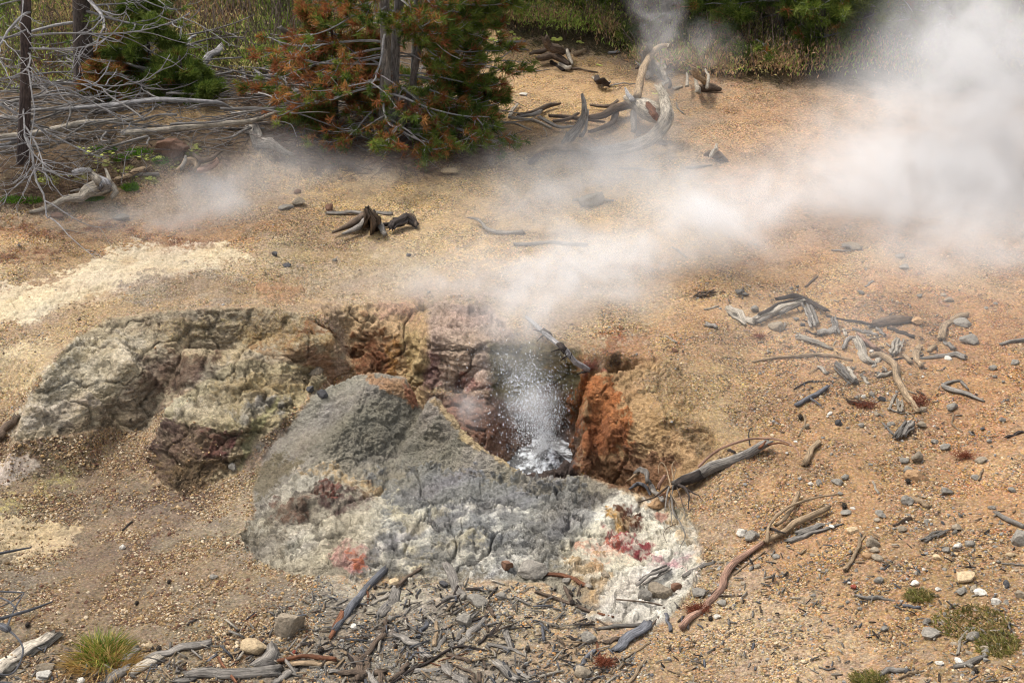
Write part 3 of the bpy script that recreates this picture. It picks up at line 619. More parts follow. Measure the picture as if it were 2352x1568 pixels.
# nearest surface behind each photograph pixel, for setting things down on the real ground
BS = 4.0; BW, BH = int(W / BS) + 60, int(H_ / BS) + 60
bi = (U / BS + 30).astype(int); bj = (V / BS + 30).astype(int); okb = n_in & (bi >= 0) & (bi < BW) & (bj >= 0) & (bj < BH) & (D > 0)
idx = np.where(okb)[0]; idx = idx[np.argsort(-D[idx])]; ZB = np.full((BH, BW), -1, np.int64); ZB[bj[idx], bi[idx]] = idx
for _ in range(6):
    h = ZB < 0
    if not h.any(): break
    for sh, ax in ((1, 0), (-1, 0), (1, 1), (-1, 1)):
        r2 = np.roll(ZB, sh, ax); w = (ZB < 0) & (r2 >= 0); ZB[w] = r2[w]
def hit(u, v):
    j = int(np.clip(v / BS + 30, 0, BH - 1)); i = int(np.clip(u / BS + 30, 0, BW - 1)); k = ZB[j, i]
    if k < 0:
        x, y, z = at_h(u, v, 0.0); return np.array([x, y, float(Hf(x, y))])
    a, b, c = ray(u, v); t = D[k] / (b * CP - c * SP); return np.array([a * t, b * t, CZ + c * t])
def pxm(p):                                   # metres per photograph pixel at a point
    return float((p[1] * CP - (p[2] - CZ) * SP) / F)
# ------------------------------------------------------------------ driftwood, sticks and splinters
CROP = {'A': (0, 0), 'B': (784, 0), 'C': (1568, 0), 'D': (0, 520.6), 'E': (784, 520.6), 'F': (1568, 520.6), 'G': (0, 1041.2), 'H': (784, 1041.2), 'I': (1568, 1041.2)}
def cv(cr, x, y):
    if cr == 'Z': return 1470 + x * .22268, 980 + y * .22268
    if cr == 'U': return x, y
    return CROP[cr][0] + x * .3359, CROP[cr][1] + y * .3359
CS = lambda cr: .22268 if cr == 'Z' else 1.0 if cr == 'U' else .3359
CAMP = np.array([0, 0, CZ])
def lifted(p, off): return p + (CAMP - p) * (off / (CZ - p[2]))
def path3(cr, pts, w, lift=0.0, rest=.6):
    if cr == 'B': w = np.atleast_1d(w) * .78
    k = len(pts); w = np.interp(np.linspace(0, 1, k), np.linspace(0, 1, len(np.atleast_1d(w))), np.atleast_1d(w)) ; lf = np.interp(np.linspace(0, 1, k), np.linspace(0, 1, len(np.atleast_1d(lift))), np.atleast_1d(lift))
    P, Rr = [], []
    for (x, y), ww, l in zip(pts, w, lf):
        p = hit(*cv(cr, x, y)); r = ww * .5 * CS(cr) * pxm(p); P.append(lifted(p, r * rest + l)); Rr.append(r)
    return np.array(P), np.array(Rr)
GREY, PALE, BROWN, DARK, BLUE, TAN, RUST, PINK, SILV = alb(150, 142, 132), alb(188, 176, 158), alb(112, 94, 78), alb(70, 60, 54), alb(114, 114, 118), alb(180, 154, 122), alb(140, 92, 64), alb(178, 140, 118), alb(176, 172, 170)
COLS = dict(g=GREY, p=PALE, b=BROWN, d=DARK, u=BLUE, t=TAN, r=RUST, k=PINK, s=SILV)
G_CHIP = "weathered wood splinters littered along the bottom edge"
G_RIGHT = "bits of dead wood scattered on the orange gravel slope"
def wood(name, label, cat, cr, pts, w, c, flat=.85, fib=0, group=None, parts=(), lift=0.0, ragged=.7, rough=.14, square=0.0, sides=12, tip=None, crook=.55):
    P, Rr = path3(cr, pts, w, lift, flat * .6); org = P[0]; mb = MB()
    col = COLS[c] * rng.uniform(.85, 1.12)
    if fib:
        for q in range(fib):
            o = (q / (fib - 1) - .5) * 1.7; T = P[-1] - P[0]; s_ = np.cross(T, [0, 0, 1]); s_ /= np.linalg.norm(s_) + 1e-9
            a, b = sorted(rng.uniform(0, .22, 2)); PP = catmull(P, 8)[(1 if rng.random() < .4 else 0):(8 if rng.random() < .6 else 7)]
            tube(mb, PP + s_ * (o * Rr.mean()) + np.array([0, 0, rng.uniform(-.2, .5) * Rr.mean()]), Rr.mean() * rng.uniform(.8, 1.5) / fib * 1.3, col * rng.uniform(.6, 1.25), 6, .8, .15, 1.2, crook=.8)
    else: tube(mb, P, Rr, col, sides, flat, rough, ragged, square=square, tip=None if tip is None else COLS[tip], crook=crook)
    o = mb.build(name, MW, None, org); tag(o, label, cat, group)
    for q in parts:
        pn, pp, pw, pc = q[:4]; pl = q[4] if len(q) > 4 else lift
        A_, B_ = path3(cr, pp, pw, pl, .5); m2 = MB(); tube(m2, A_, B_, COLS[pc], 7, .9, .10, .6, crook=.2); m2.build(pn, MW, o, org)
    return o
def st(cr, pts, w, c, label=None, name="stick", cat=None, **k):
    cat = cat or name.replace('_', ' ').replace('wood splinter', 'splinter')
    wood(name, label, cat, cr, pts, w, c, **k)
# --- bottom middle
st('H', [(300,790),(150,935),(60,1060),(-55,1215)], [52,60,60,50], 'u', "smooth blue grey log with a splintered reddish lower end", "log", sides=16, rough=.03, parts=[("splintered_end", [(10,1090),(-40,1180),(-75,1260)], [50,44,30], 'r'), ("knot", [(210,850),(222,862)], [26,14], 'd', .012)])
st('H', [(722,745),(765,850),(825,962)], [62,66,46], 'g', "pale grey board slanting down just below the grey slab", "plank", flat=.35, square=.9, ragged=1.2)
st('H', [(540,790),(470,840),(385,905)], [30,26,30], 'b', "brown jagged stick tip pointing up beside the blue grey log", ragged=1.5)
st('H', [(395,895),(330,1000),(262,1100)], [60,75,60], 'g', "broad grey splinter with pin holes right of the blue grey log", "plank", flat=.3, square=.9, ragged=1.2)
st('H', [(330,960),(205,1030)], [34,22], 'p', "short pale splinter between the blue grey log and the broad splinter", "wood_splinter")
st('H', [(1390,825),(1520,830),(1620,880),(1705,915)], [26,30,30,34], 'r', "curved rust brown stick at the left edge of the white slab", tip='p')
st('H', [(1330,940),(1480,992),(1650,1060),(1860,1115)], [20,26,28,14], 'b', "long thin dark brown stick pointing down right to a rust tip", tip='r')
st('H', [(2242,785),(2120,845),(2032,905)], [36,60,66], 'g', "splintered grey branch stub lying on the white slab", "branch", fib=4)
st('H', [(1880,995),(2050,1010),(2205,1055),(2120,1180)], 12, 'b', "thin bent twig on the white slab below the two rocks", "twig")
st('H', [(2105,1150),(1990,1250),(1880,1345)], [84,90,70], 'u', "wide blue grey plank at the lower tip of the white slab", "plank", flat=.25, square=.95, ragged=1.0)
st('H', [(1760,1195),(1900,1180),(2060,1165)], [20,28,20], 'g', "knobbly grey stick along the lower tip of the white slab", rough=.2)
st('H', [(1735,1340),(1650,1420),(1600,1475)], 36, 'u', "short dark blue grey stick left of the wide blue plank", flat=.6)
st('H', [(2220,1090),(2252,1212)], 26, 'u', "narrow blue splinter standing just right of the wide plank", "wood_splinter", flat=.5)
st('H', [(1740,1280),(1775,1400)], 16, 'r', "short orange brown twig below the grey rock pair", "twig")
st('H', [(2080,1405),(2030,1480),(1965,1570)], 22, 't', "straight tan stick leaving the bottom edge below the plank")
st('H', [(1880,1395),(1790,1480),(1690,1575)], 15, 'b', "thin brown stick leaving the bottom edge beside the red needles")
st('H', [(2110,1290),(1980,1370),(1850,1430)], 18, 't', "thin tan stick crossing the red needles near the bottom edge")
st('H', [(990,1120),(910,1210),(815,1305)], [34,50,36], 'g', "long grey splinter in the litter pointing to the tilted board", "wood_splinter", flat=.4, square=.8, ragged=1.2)
st('H', [(1110,1180),(1140,1260),(1165,1335)], [36,34,26], 'g', "upper piece of the grey L shaped pair of splinters", "wood_splinter", flat=.6)
st('H', [(1000,1300),(1150,1332),(1262,1382)], [28,30,18], 'g', "lower piece of the grey L shaped pair of splinters", "wood_splinter", flat=.6)
st('H', [(370,1235),(480,1300),(612,1392)], [46,66,40], 'g', "broad blue grey splinter lying flat left of the dark twig", "wood_splinter", flat=.3, square=.8, ragged=1.2)
st('H', [(650,1150),(645,1230),(632,1312)], [24,28,34], 't', "upright tan brown chip above the dark twig", "wood_splinter")
st('H', [(290,1240),(220,1320),(120,1425)], [46,42,40], 'b', "red brown stick below the blue grey log", ragged=.8)
st('H', [(980,1340),(800,1320),(620,1420),(480,1480),(345,1565)], [12,18,22,24,24], 'd', "long black twig bending across the litter at the bottom", "twig", parts=[("twig", [(800,1320),(840,1330),(1000,1345)], 10, 'd')])
st('H', [(490,1425),(600,1430),(690,1452)], 10, 'r', "thin orange twig touching the long black twig", "twig")
st('H', [(660,1420),(760,1390),(875,1358)], 9, 'r', "thin orange twig right of the long black twig", "twig")
for p, w, c, f in [([(840,1200),(740,1312)],32,'g',.5), ([(710,1250),(637,1352)],34,'g',.5), ([(592,1150),(520,1250)],32,'u',.6), ([(410,1150),(510,1220)],16,'p',.8), ([(312,1130),(285,1222)],32,'b',.6), ([(730,1375),(880,1420)],36,'b',.6),
    ([(720,1440),(765,1500),(835,1572)],62,'g',.5), ([(1050,1420),(1120,1490),(1202,1545)],54,'g',.5), ([(1190,1480),(1290,1540)],30,'g',.5), ([(82,1390),(130,1535)],74,'b',.4), ([(190,1390),(160,1500)],32,'b',.5), ([(462,1430),(350,1545)],42,'b',.5),
    ([(205,1500),(235,1590)],44,'g',.5), ([(262,1480),(270,1575)],32,'b',.5), ([(900,1510),(930,1600)],24,'b',.7), ([(1000,1050),(1052,1115)],24,'b',.7), ([(960,1400),(990,1470)],16,'b',.8), ([(850,925),(970,932)],24,'d',.8), ([(820,960),(700,1002)],30,'g',.5),
    ([(0,1500),(150,1490),(300,1492)],50,'b',.5), ([(500,1487),(700,1470)],38,'g',.5), ([(940,1560),(945,1500)],30,'b',.5), ([(880,1140),(1000,1110)],22,'d',.6), ([(985,1130),(1005,1220)],18,'b',.7), ([(1530,910),(1570,1010)],26,'b',.5), ([(1545,1245),(1640,1290)],24,'d',.7),
    ([(1350,1470),(1390,1560)],14,'b',.8), ([(180,930),(180,1030)],13,'r',.8), ([(525,1330),(530,1410)],12,'r',.8), ([(40,1370),(0,1345)],20,'t',.7), ([(1740,1130),(1820,1175)],14,'b',.8), ([(580,1395),(480,1330)],14,'g',.8), ([(1060,1190),(940,1300)],18,'d',.7), ([(-20,1270),(60,1255)],20,'b',.7), ([(760,1440),(900,1500)],16,'b',.8),
    ([(1890,1265),(1800,1285)],34,'b',.6), ([(1640,1560),(1625,1500)],22,'t',.7)]:
    st('H', p, w, c, "small weathered wood splinter lying in the litter along the bottom edge", "wood_splinter", flat=f, square=.6, ragged=1.2, group=G_CHIP)
# --- bottom left
st('G', [(-20,1510),(180,1375),(365,1235)], [120,140,100], 'p', "widest weathered plank, cut off by the bottom left corner", "plank", flat=.3, square=.9, ragged=.8, sides=14)
st('G', [(735,1575),(850,1450),(945,1335)], [80,86,60], 'g', "grey plank rising right out of the grass tuft", "plank", flat=.4, square=.8, ragged=1.0)
st('G', [(975,1400),(1200,1350),(1440,1295)], [40,60,62], 'g', "long grey brown plank right of the grass tuft", "plank", flat=.5, square=.8, ragged=.7)
st('G', [(890,1510),(985,1455),(1085,1390)], [50,76,60], 'p', "pale cracked plank end between two grey planks", "plank", flat=.4, square=.8)
st('G', [(1270,1512),(1500,1490),(1905,1482)], [60,80,84], 'g', "thick dark grey log lying along the bottom edge", "log", sides=14, rough=.08)
st('G', [(1490,1385),(1540,1465),(1620,1568)], 17, 'r', "orange brown twig crossing over the thick dark grey log", "twig", lift=.02)
st('G', [(1855,1315),(1830,1390),(1742,1452)], [60,96,50], 'g', "forked knotty chunk of grey brown wood above the dark log", "wood_chunk", ragged=.9, rough=.16)
st('G', [(1900,1412),(2100,1398),(2295,1402)], 30, 'r', "smooth brown stick lying on a lighter one near the bottom", lift=.02)
st('G', [(1960,1440),(2100,1440),(2290,1415)], 46, 't', "light brown split stick under the smooth brown one", flat=.6)
for p, w, c, f in [([(2010,1480),(1880,1565)],56,'g',.4), ([(2250,1492),(2340,1490)],30,'g',.6), ([(1200,1560),(1340,1535)],40,'g',.5), ([(1080,1440),(1130,1410)],20,'d',.8), ([(1560,1380),(1650,1350)],24,'t',.7), ([(1420,1420),(1480,1370)],18,'u',.6), ([(2060,1310),(2150,1290)],18,'d',.7), ([(1640,1160),(1750,1100)],16,'r',.7), ([(1280,1170),(1340,1130)],12,'d',.8)]:
    st('G', p, w, c, "small weathered wood splinter lying in the litter along the bottom edge", "wood_splinter", flat=f, square=.6, ragged=1.2, group=G_CHIP)
st('G', [(905,462),(835,525)], 12, 'd', "tiny dark twig alone on the brown gravel basin", "twig")
st('D', [(108,1292),(50,1360),(-10,1450)], [46,50,56], 'b', "brown stick at the left edge below the grey outcrop", parts=[("branch", [(60,1340),(30,1360),(-5,1400)], 22, 'b')])
t = bpy.data.objects.new("bare_twigs", None); sc.collection.objects.link(t); p0 = hit(-20, 1420); t.location = p0
tag(t, "leafless grey twig bush reaching in at the bottom left edge", "bush")
for pts, w in [([(-40,690),(100,662),(215,640)],[18,16,10]), ([(-40,940),(165,950)],12), ([(-40,1140),(200,1070),(358,1012)],[24,20,12]), ([(165,950),(100,1060),(45,1190)],[8,11,16]), ([(-30,1060),(80,1010),(150,960)],9), ([(-30,975),(60,1010),(112,1065)],12),
               ([(30,1185),(120,1260),(158,1345),(120,1460),(60,1510),(-30,1500)],[16,15,14,13,12,12]), ([(-30,1560),(80,1568),(120,1600)],14), ([(0,1175),(50,1200),(60,1215)],[46,52,30])]:
    P_, R_ = path3('G', pts, w, .16, .6); m2 = MB(); tube(m2, P_, R_, COLS['u'], 7, 1, .08, .3); m2.build("twig", MW, t, p0)
# --- right slope
st('I', [(565,600),(430,690),(350,765),(300,850),(270,910),(180,980),(130,1055),(60,1110),(-10,1190)], [34,44,50,52,46,54,44,50,50], 'k', "long curved pink brown branch forking at its upper end", "branch", sides=14, rough=.05, lift=.01,
   parts=[("branch", [(560,605),(690,530),(800,462),(1000,368)], [40,42,46,40], 't', .02), ("branch", [(575,600),(590,500),(650,420),(750,355),(900,300),(1052,280)], [26,24,24,22,20,14], 't', .06), ("branch", [(640,490),(720,420),(765,340),(792,270)], [30,30,32,34], 't', .03), ("twig", [(555,508),(620,520),(700,545)], [18,20,10], 'd', .05)])
st('I', [(720,600),(820,570),(900,535),(1095,480)], [50,40,36,16], 'g', "lower weathered slat beside the forked branch tips", "plank", flat=.5, square=.7, ragged=1.2)
st('I', [(785,545),(920,495),(1012,470)], [36,34,24], 'g', "upper green grey slat beside the forked branch tips", "plank", flat=.4, square=.7, ragged=1.2)
st('I', [(350,830),(460,745),(565,665)], [16,14,10], 't', "thin tan twig alongside the pink brown branch", "twig")
st('I', [(215,740),(120,775),(0,838)], [24,30,26], 'g', "grey brown stick crossing the right tip of the white slab", flat=.5)
st('I', [(405,968),(320,972),(225,975)], 13, 'b', "thin brown twig just above the fallen red needles", "twig")
st('I', [(1212,570),(1190,690),(1108,795)], [16,26,34], 't', "small forked tan twig alone on the gravel slope", "twig", parts=[("twig", [(1178,742),(1242,735)], 12, 't'), ("twig", [(1205,620),(1245,562)], 12, 't')])
st('I', [(1640,598),(1720,560),(1812,525)], [30,46,40], 'g', "ridged grey splinter pointing up right in the middle of the slope", "wood_splinter", fib=4)
st('I', [(2140,402),(2230,452),(2350,505)], [26,38,36], 'g', "dark grooved stick at the right edge above the grey block", ragged=.8)
st('I', [(1440,492),(1560,440)], [16,28], 'b', "small brown splinter with red needles on the slope", "wood_splinter")
st('I', [(1180,965),(1270,990),(1350,982),(1452,1008)], [18,26,26,12], 'g', "wavy grey stick on the lower slope")
st('I', [(1510,1040),(1625,1052)], 24, 'u', "short blue grey stick above the mossy patch")
st('I', [(1972,1185),(1905,1265),(1880,1368)], [14,20,22], 'p', "pale bent twig lying on the mossy patch", "twig")
st('I', [(2082,1378),(1975,1420),(1855,1455)], [20,50,30], 'g', "thick spindle shaped stick below the mossy patch")
st('I', [(1330,1525),(1430,1482),(1532,1482)], [26,44,30], 'g', "bowed grey brown stick at the bottom edge of the slope")
st('I', [(1480,1535),(1602,1485)], [16,26], 't', "short tan stick right of the bowed one at the bottom")
st('I', [(1570,300),(1682,362)], [34,36], 't', "short tan stick end beside a flat grey stone")
st('I', [(2052,110),(2022,182)], 15, 't', "tiny pale twig leaning on a stone near the right edge", "twig")
st('I', [(935,-85),(885,-10),(832,72)], [40,48,54], 't', "short stout tan log with a knobbed lower end", "log", ragged=.3)
st('I', [(1300,190),(1340,270)], 14, 'p', "tiny pale crossed twig between stones on the upper slope", "twig")
st('I', [(2180,750),(2350,765)], 12, 'g', "thin grey twig leaving the right edge of the gravel slope", "twig")
st('I', [(1890,770),(2000,778)], 14, 'd', "thin dark twig above the long tan stone", "twig")
# charred log with roots
w_ = wood("log", "thick grey log with a charred lower end and tangled roots", "log", 'Z', [(1320,160),(1150,245),(960,325),(760,430),(560,515),(385,590)], [95,100,115,135,130,120], 'g', sides=18, rough=.05, lift=[.05,.02,0,.0,.03,.05],
   parts=[("branch", [(600,415),(720,300),(850,215),(1100,130),(1330,120),(1480,150),(1600,210),(1655,320)], [26,27,26,24,22,20,18,12], 'k', .12), ("branch", [(1320,185),(1430,165),(1540,190)], [22,18,12], 'r', .06), ("prong", [(1235,215),(1300,145)], [40,18], 'r', .1), ("twig", [(1135,190),(1122,90),(1142,10),(1160,45)], [14,14,12,8], 'd', .10), ("branch_stub", [(985,268),(915,238)], [26,34], 'd', .06),
    ("charred_end", [(620,490),(500,540),(360,600)], [118,128,112], 'd', .055)])
for c in w_.children:
    if c.name.startswith("charred_end"): c["label"] = "blackened charred end of the log"
org = np.array(w_.location)
for pts, w, c in [([(400,600),(470,640),(505,740),(498,845)],[34,30,18,10],'d'), ([(480,640),(580,700),(655,768)],[22,14,8],'d'), ([(330,640),(305,560),(270,430),(230,365),(195,400),(190,480)],[18,14,12,10,8,6],'t'), ([(350,560),(330,420),(350,360),(382,345)],[16,12,10,6],'t'), ([(345,520),(370,440),(345,400)],[18,12,8],'t'),
    ([(300,640),(360,760),(430,860),(468,905)],[18,14,10,8],'t'), ([(320,700),(345,880),(400,965),(450,1080),(460,1150),(410,1245)],[26,20,18,14,10,7],'g'), ([(370,1000),(270,1050),(245,1120),(276,1192)],[8,8,7,5],'b'), ([(-20,780),(150,725),(290,610)],[12,20,26],'b'), ([(340,600),(330,700),(300,800),(330,900)],[16,13,10,7],'g'), ([(300,620),(280,720),(262,830),(255,880)],[24,20,12,8],'g'), ([(380,620),(420,720),(470,860),(560,870)],[18,12,9,6],'b'), ([(350,600),(300,660),(220,700),(210,712)],[16,18,20,20],'r'), ([(280,680),(180,700),(100,705)],[8,6,5],'t'), ([(360,800),(280,920)],[8,6],'t'), ([(320,870),(330,990),(345,1010)],[10,8,5],'g'), ([(455,870),(470,930),(480,960)],[10,8,6],'g')]:
    A_, B_ = path3('Z', pts, w, .07, .5); m2 = MB(); tube(m2, A_, B_, COLS[c], 6, 1, .1, .3, crook=.6); m2.build("root", MW, w_, org)
st('Z', [(80,545),(150,640),(238,755)], [40,56,40], 'g', "split grey stick leaning under the tangled roots", ragged=1.0, lift=.05)
st('Z', [(262,498),(225,570),(190,640)], 32, 'k', "short pink grey stick standing left of the tangled roots", lift=.04)
wood("driftwood", "curled grey driftwood hanging over the hollow left of the roots", "driftwood", 'Z', [(-60,470),(10,430),(60,480),(80,570)], [30,60,66,44], 'g', lift=.1, ragged=1.2, rough=.2, parts=[("root", [(-110,640),(-30,590),(60,610),(110,700)], [20,50,40,30], 'u', .03), ("root", [(-140,560),(-70,520),(-10,470)], [14,34,40], 't', .08)])
# stick across the vent
wood("branch", "thin dead pole slanting down over the vent onto the orange edge", "branch", 'E', [(1265,615),(1390,725),(1500,820),(1590,905),(1692,980)], [22,34,38,40,36], 's', rough=.04, ragged=.5, lift=[.02,.10,.16,.12,.03], sides=12,
   parts=[("knot", [(1375,705),(1420,750)], [40,50], 'd', .105), ("knot", [(1490,800),(1528,845)], [46,52], 'd', .165), ("knot", [(1545,858),(1570,885)], [46,40], 'd', .14), ("twig", [(1290,660),(1285,690),(1262,708)], 6, 'g', .03), ("twig", [(1395,720),(1310,705)], [16,6], 'd', .10), ("twig", [(1400,735),(1370,750),(1335,785)], [16,10,6], 'd', .10), ("twig", [(1510,830),(1435,855)], [16,6], 'd', .15), ("twig", [(1555,875),(1500,912)], [16,6], 'd', .12), ("twig", [(1680,985),(1612,1008)], [22,8], 'd', .03)])
# --- wood litter on the upper right slope
F_ = [
 ([(500,652),(650,592),(842,512)],[50,64,44],'g',"lowest and widest grey slat of the leaning stack","plank",dict(flat=.4,square=.8,fib=0,lift=.0)),
 ([(495,625),(640,560),(835,500)],[36,40,22],'p',"pale middle slat of the leaning stack","plank",dict(flat=.6,square=.6,lift=.07)),
 ([(520,598),(680,520),(820,488)],[20,26,16],'d',"dark thin slat on top of the leaning stack","plank",dict(flat=.6,lift=.09)),
 ([(650,492),(750,470),(860,510),(985,575)],[30,42,40,30],'d',"dark split log lying behind the leaning slats","log",dict(rough=.16,ragged=1.2,lift=.03)),
 ([(838,525),(880,605),(903,690)],[58,66,52],'g',"black and white furrowed block right of the leaning slats","wood_chunk",dict(fib=5)),
 ([(308,552),(400,612),(490,655)],[44,56,50],'p',"pale stout log end left of the leaning slats","log",dict(ragged=.5)),
 ([(312,585),(370,625),(432,668)],[26,28,22],'p',"thin pale stick under the pale stout log end","stick",{}),
 ([(1290,672),(1430,640),(1562,630)],[50,76,50],'b',"dark brown spindle log right of the wood pile middle","log",dict(rough=.15,ragged=1.0)),
 ([(985,610),(1120,640),(1290,668)],[12,20,20],'d',"thin dark stick leading to the brown spindle log","stick",dict(rough=.2)),
 ([(1400,690),(1500,722),(1582,752)],[18,22,24],'d',"dark crooked stick below the brown spindle log","stick",dict(rough=.2)),
 ([(1028,618),(1052,732)],[40,34],'g',"upright frayed grey splinter in the wood pile","wood_splinter",dict(fib=4)),
 ([(1065,695),(1000,710),(928,725)],[44,50,40],'g',"blunt grey block left of the upright frayed splinter","wood_chunk",dict(ragged=.6)),
 ([(848,708),(952,745)],20,'d',"short black stick above the pale tapering block","stick",dict(flat=.5)),
 ([(795,750),(900,792),(1022,832)],[46,44,20],'p',"pale block tapering right, left of the wood pile","wood_chunk",dict(flat=.6,ragged=1.2)),
 ([(1160,700),(1250,722),(1335,742)],[20,26,18],'g',"grey stick bridging the middle of the wood pile","stick",{}),
 ([(1195,735),(1265,790),(1332,832)],[40,48,36],'k',"pink grey stick under the pale split log","stick",dict(ragged=1.2)),
 ([(1190,765),(1225,840),(1275,925)],[60,72,56],'p',"pale split log in the middle of the wood litter","log",dict(rough=.12,ragged=.9)),
 ([(1212,748),(1125,768),(1098,832)],[30,34,22],'g',"crooked grey root stub left of the pale split log","root",{}),
 ([(1288,882),(1360,886),(1455,955),(1468,1050),(1515,1150),(1575,1210),(1612,1262)],[34,44,46,50,50,44,36],'t',"long S shaped tan root winding down the slope","root",dict(rough=.14,sides=12)),
 ([(1342,900),(1300,962)],[36,28],'p',"short pale chip at the top of the S shaped root","wood_chip",dict(flat=.5)),
 ([(1450,990),(1395,1005),(1338,1030)],[16,28,34],'p',"short pale stick touching the S shaped root","stick",{}),
 ([(1485,768),(1450,872)],[56,60],'p',"square pale split block right of the S shaped root's top","wood_chunk",dict(fib=4)),
 ([(1625,815),(1588,860),(1632,952)],[40,46,40],'t',"bent tan stub right of the square pale block","wood_chunk",{}),
 ([(1620,900),(1780,872),(1880,880),(1935,895)],[18,30,36,34],'g',"grey brown root ending in a knob on the right slope","root",{}),
 ([(1420,905),(1520,903),(1622,900)],14,'d',"thin dark twig left of the knobbed grey root","twig",{}),
 ([(1950,600),(1850,622),(1785,670),(1770,762)],[34,44,44,48],'t',"tan bent root curving beside the grey block","root",dict(sides=12)),
 ([(1790,790),(1862,836)],28,'g',"short grey stick below the tan bent root","stick",{}),
 ([(1732,815),(1682,855)],26,'t',"short tan stick below the tan bent root","stick",{}),
 ([(470,925),(650,892),(850,880),(1000,880),(1162,912)],[12,20,24,24,20],'t',"long slender tan stick left of the wood litter","stick",dict(ragged=.2)),
 ([(760,1110),(850,1062),(1032,1058)],[8,12,10],'d',"thin dark bent twig below the long slender stick","twig",{}),
 ([(778,1220),(880,1160),(988,1095)],[36,36,34],'u',"dark grey stick with a cross twig on the slope","stick",dict(parts=[("twig",[(865,1165),(948,1222)],[16,12],'u',.02)])),
 ([(1045,935),(1105,1005),(1172,1068)],[64,80,60],'g',"shredded bundle of grey wood fibres on the slope","wood_chunk",dict(fib=7)),
 ([(1130,958),(1182,1042)],[24,26],'p',"pale stick lying on the shredded wood bundle","stick",dict(lift=.03)),
 ([(1220,1010),(1272,1072)],26,'p',"small pale chip right of the shredded bundle","wood_chip",dict(flat=.5)),
 ([(1128,1182),(1262,1212)],[40,50],'b',"broken brown wood among red needles left of the S root","wood_chunk",dict(fib=4)),
 ([(1455,1150),(1410,1252)],[20,16],'p',"thin pale splinter left of the S root's lower end","wood_splinter",{}),
 ([(1480,1178),(1490,1262)],[44,36],'p',"frayed pale chip under the S root's lower end","wood_chip",dict(fib=4)),
 ([(1900,1050),(1830,1060),(1790,1085),(1850,1125),(1950,1150),(2062,1192)],[14,22,34,40,38,14],'g',"curled grey root with a hooked upper end on the slope","root",dict(rough=.15,parts=[("root",[(1905,1058),(1955,1112)],[26,14],'g',.02)])),
 ([(2168,802),(2250,782),(2350,765)],[18,26,24],'g',"grey stick entering from the right edge","stick",{}),
 ([(1562,1328),(1520,1390),(1470,1450)],[70,96,80],'g',"largest shredded grey wood block on the lower slope","wood_chunk",dict(fib=7)),
 ([(1850,1280),(1848,1350),(1912,1402)],12,'t',"thin hooked tan twig right of the round tan stone","twig",{}),
 ([(828,1280),(830,1350),(790,1432)],12,'t',"thin tan twig beside the dark pine cone","twig",{}),
 ([(2210,1440),(2332,1402)],[20,28],'d',"dark flat stick at the right edge of the slope","stick",dict(flat=.5)),
 ([(85,482),(150,455),(222,440)],[30,42,26],'b',"brown shredded wood left above the leaning slats","wood_chunk",dict(fib=3)),
 ([(360,452),(442,462)],[46,40],'g',"grey shredded wood just above the leaning slats","wood_chunk",dict(fib=4)),
 ([(150,565),(242,545)],18,'p',"thin white forked chip left of the leaning slats","wood_chip",{}),
 ([(160,665),(232,692)],[34,26],'g',"small dark grey curled wood at the steam's edge","wood_chip",{}),
]
for p, w, c, lb, nm, kw in F_: st('F', p, w, c, lb, nm, **kw)
st('E', [(2225,748),(2292,792)], 13, 'p', "thin white twig right of the small dark hole", "twig")
for p, w in [([(1100,700),(1120,745)],26),([(1330,690),(1380,740)],26),([(640,600),(560,640)],22),([(1250,780),(1370,742)],10),([(1400,1240),(1500,1275)],14),([(1500,1275),(1600,1270)],12),([(700,655),(690,690)],12),([(930,955),(985,1000)],30),([(860,1000),(930,960)],8),([(1370,960),(1395,990)],18),([(1520,880),(1560,930)],40),([(1960,1400),(1990,1425)],22),([(1370,1340),(1440,1420)],18),([(2180,1200),(2230,1180)],14),([(1600,1120),(1650,1150)],18),([(920,340),(840,410)],16),([(1300,370),(1250,410)],14),([(1100,130),(1220,150)],40),([(1020,160),(1150,165)],16)]:
    st('F', p, w, random.choice('ggpbt'), "small bit of weathered wood lying on the orange gravel slope", "wood_chip", flat=.5, group=G_RIGHT)
# ------------------------------------------------------------------ driftwood of the middle distance
def many(name, label, cat, cr, first, rest, **k):
    return wood(name, label, cat, cr, first[0], first[1], first[2], parts=[(pn, p, w, c, l) for pn, p, w, c, l in rest], **k)
many("driftwood", "twisted grey root mass curling up into a tall hooked horn", "driftwood", 'B', ([(2170,590),(2232,690),(2235,780),(2190,880),(2080,960),(1900,1010),(1700,1040)], [60,90,110,110,100,90,70], 'p'),
  [("root", [(2020,660),(2040,560),(2065,470),(2110,390),(2160,325),(2240,308)], [64,60,56,52,44,30], 't', .35), ("root", [(2238,305),(2232,330)], [20,12], 'p', .8), ("burl", [(1960,680),(2060,720),(2120,760),(2190,780)], [70,170,210,120], 'p', .22), ("burl_hollow", [(2100,720),(2150,800)], [60,60], 'r', .42),
   ("root", [(1690,800),(1790,790),(1870,740),(1980,710)], [40,70,76,90], 'b', .12), ("root", [(1880,760),(1850,840),(1740,890),(1690,900)], [60,60,44,30], 'b', .05), ("root", [(2000,760),(2005,840),(2000,900)], [60,56,48], 'g', .05), ("root", [(1990,690),(1960,640),(1940,600)], [50,34,12], 's', .35), ("root", [(2205,680),(2198,640),(2190,600)], [40,26,10], 's', .35),
   ("root", [(2180,960),(2210,985)], [50,40], 'b', .02)], lift=[.5,.4,.3,.2,.12,.06,.03], sides=18, rough=.12)
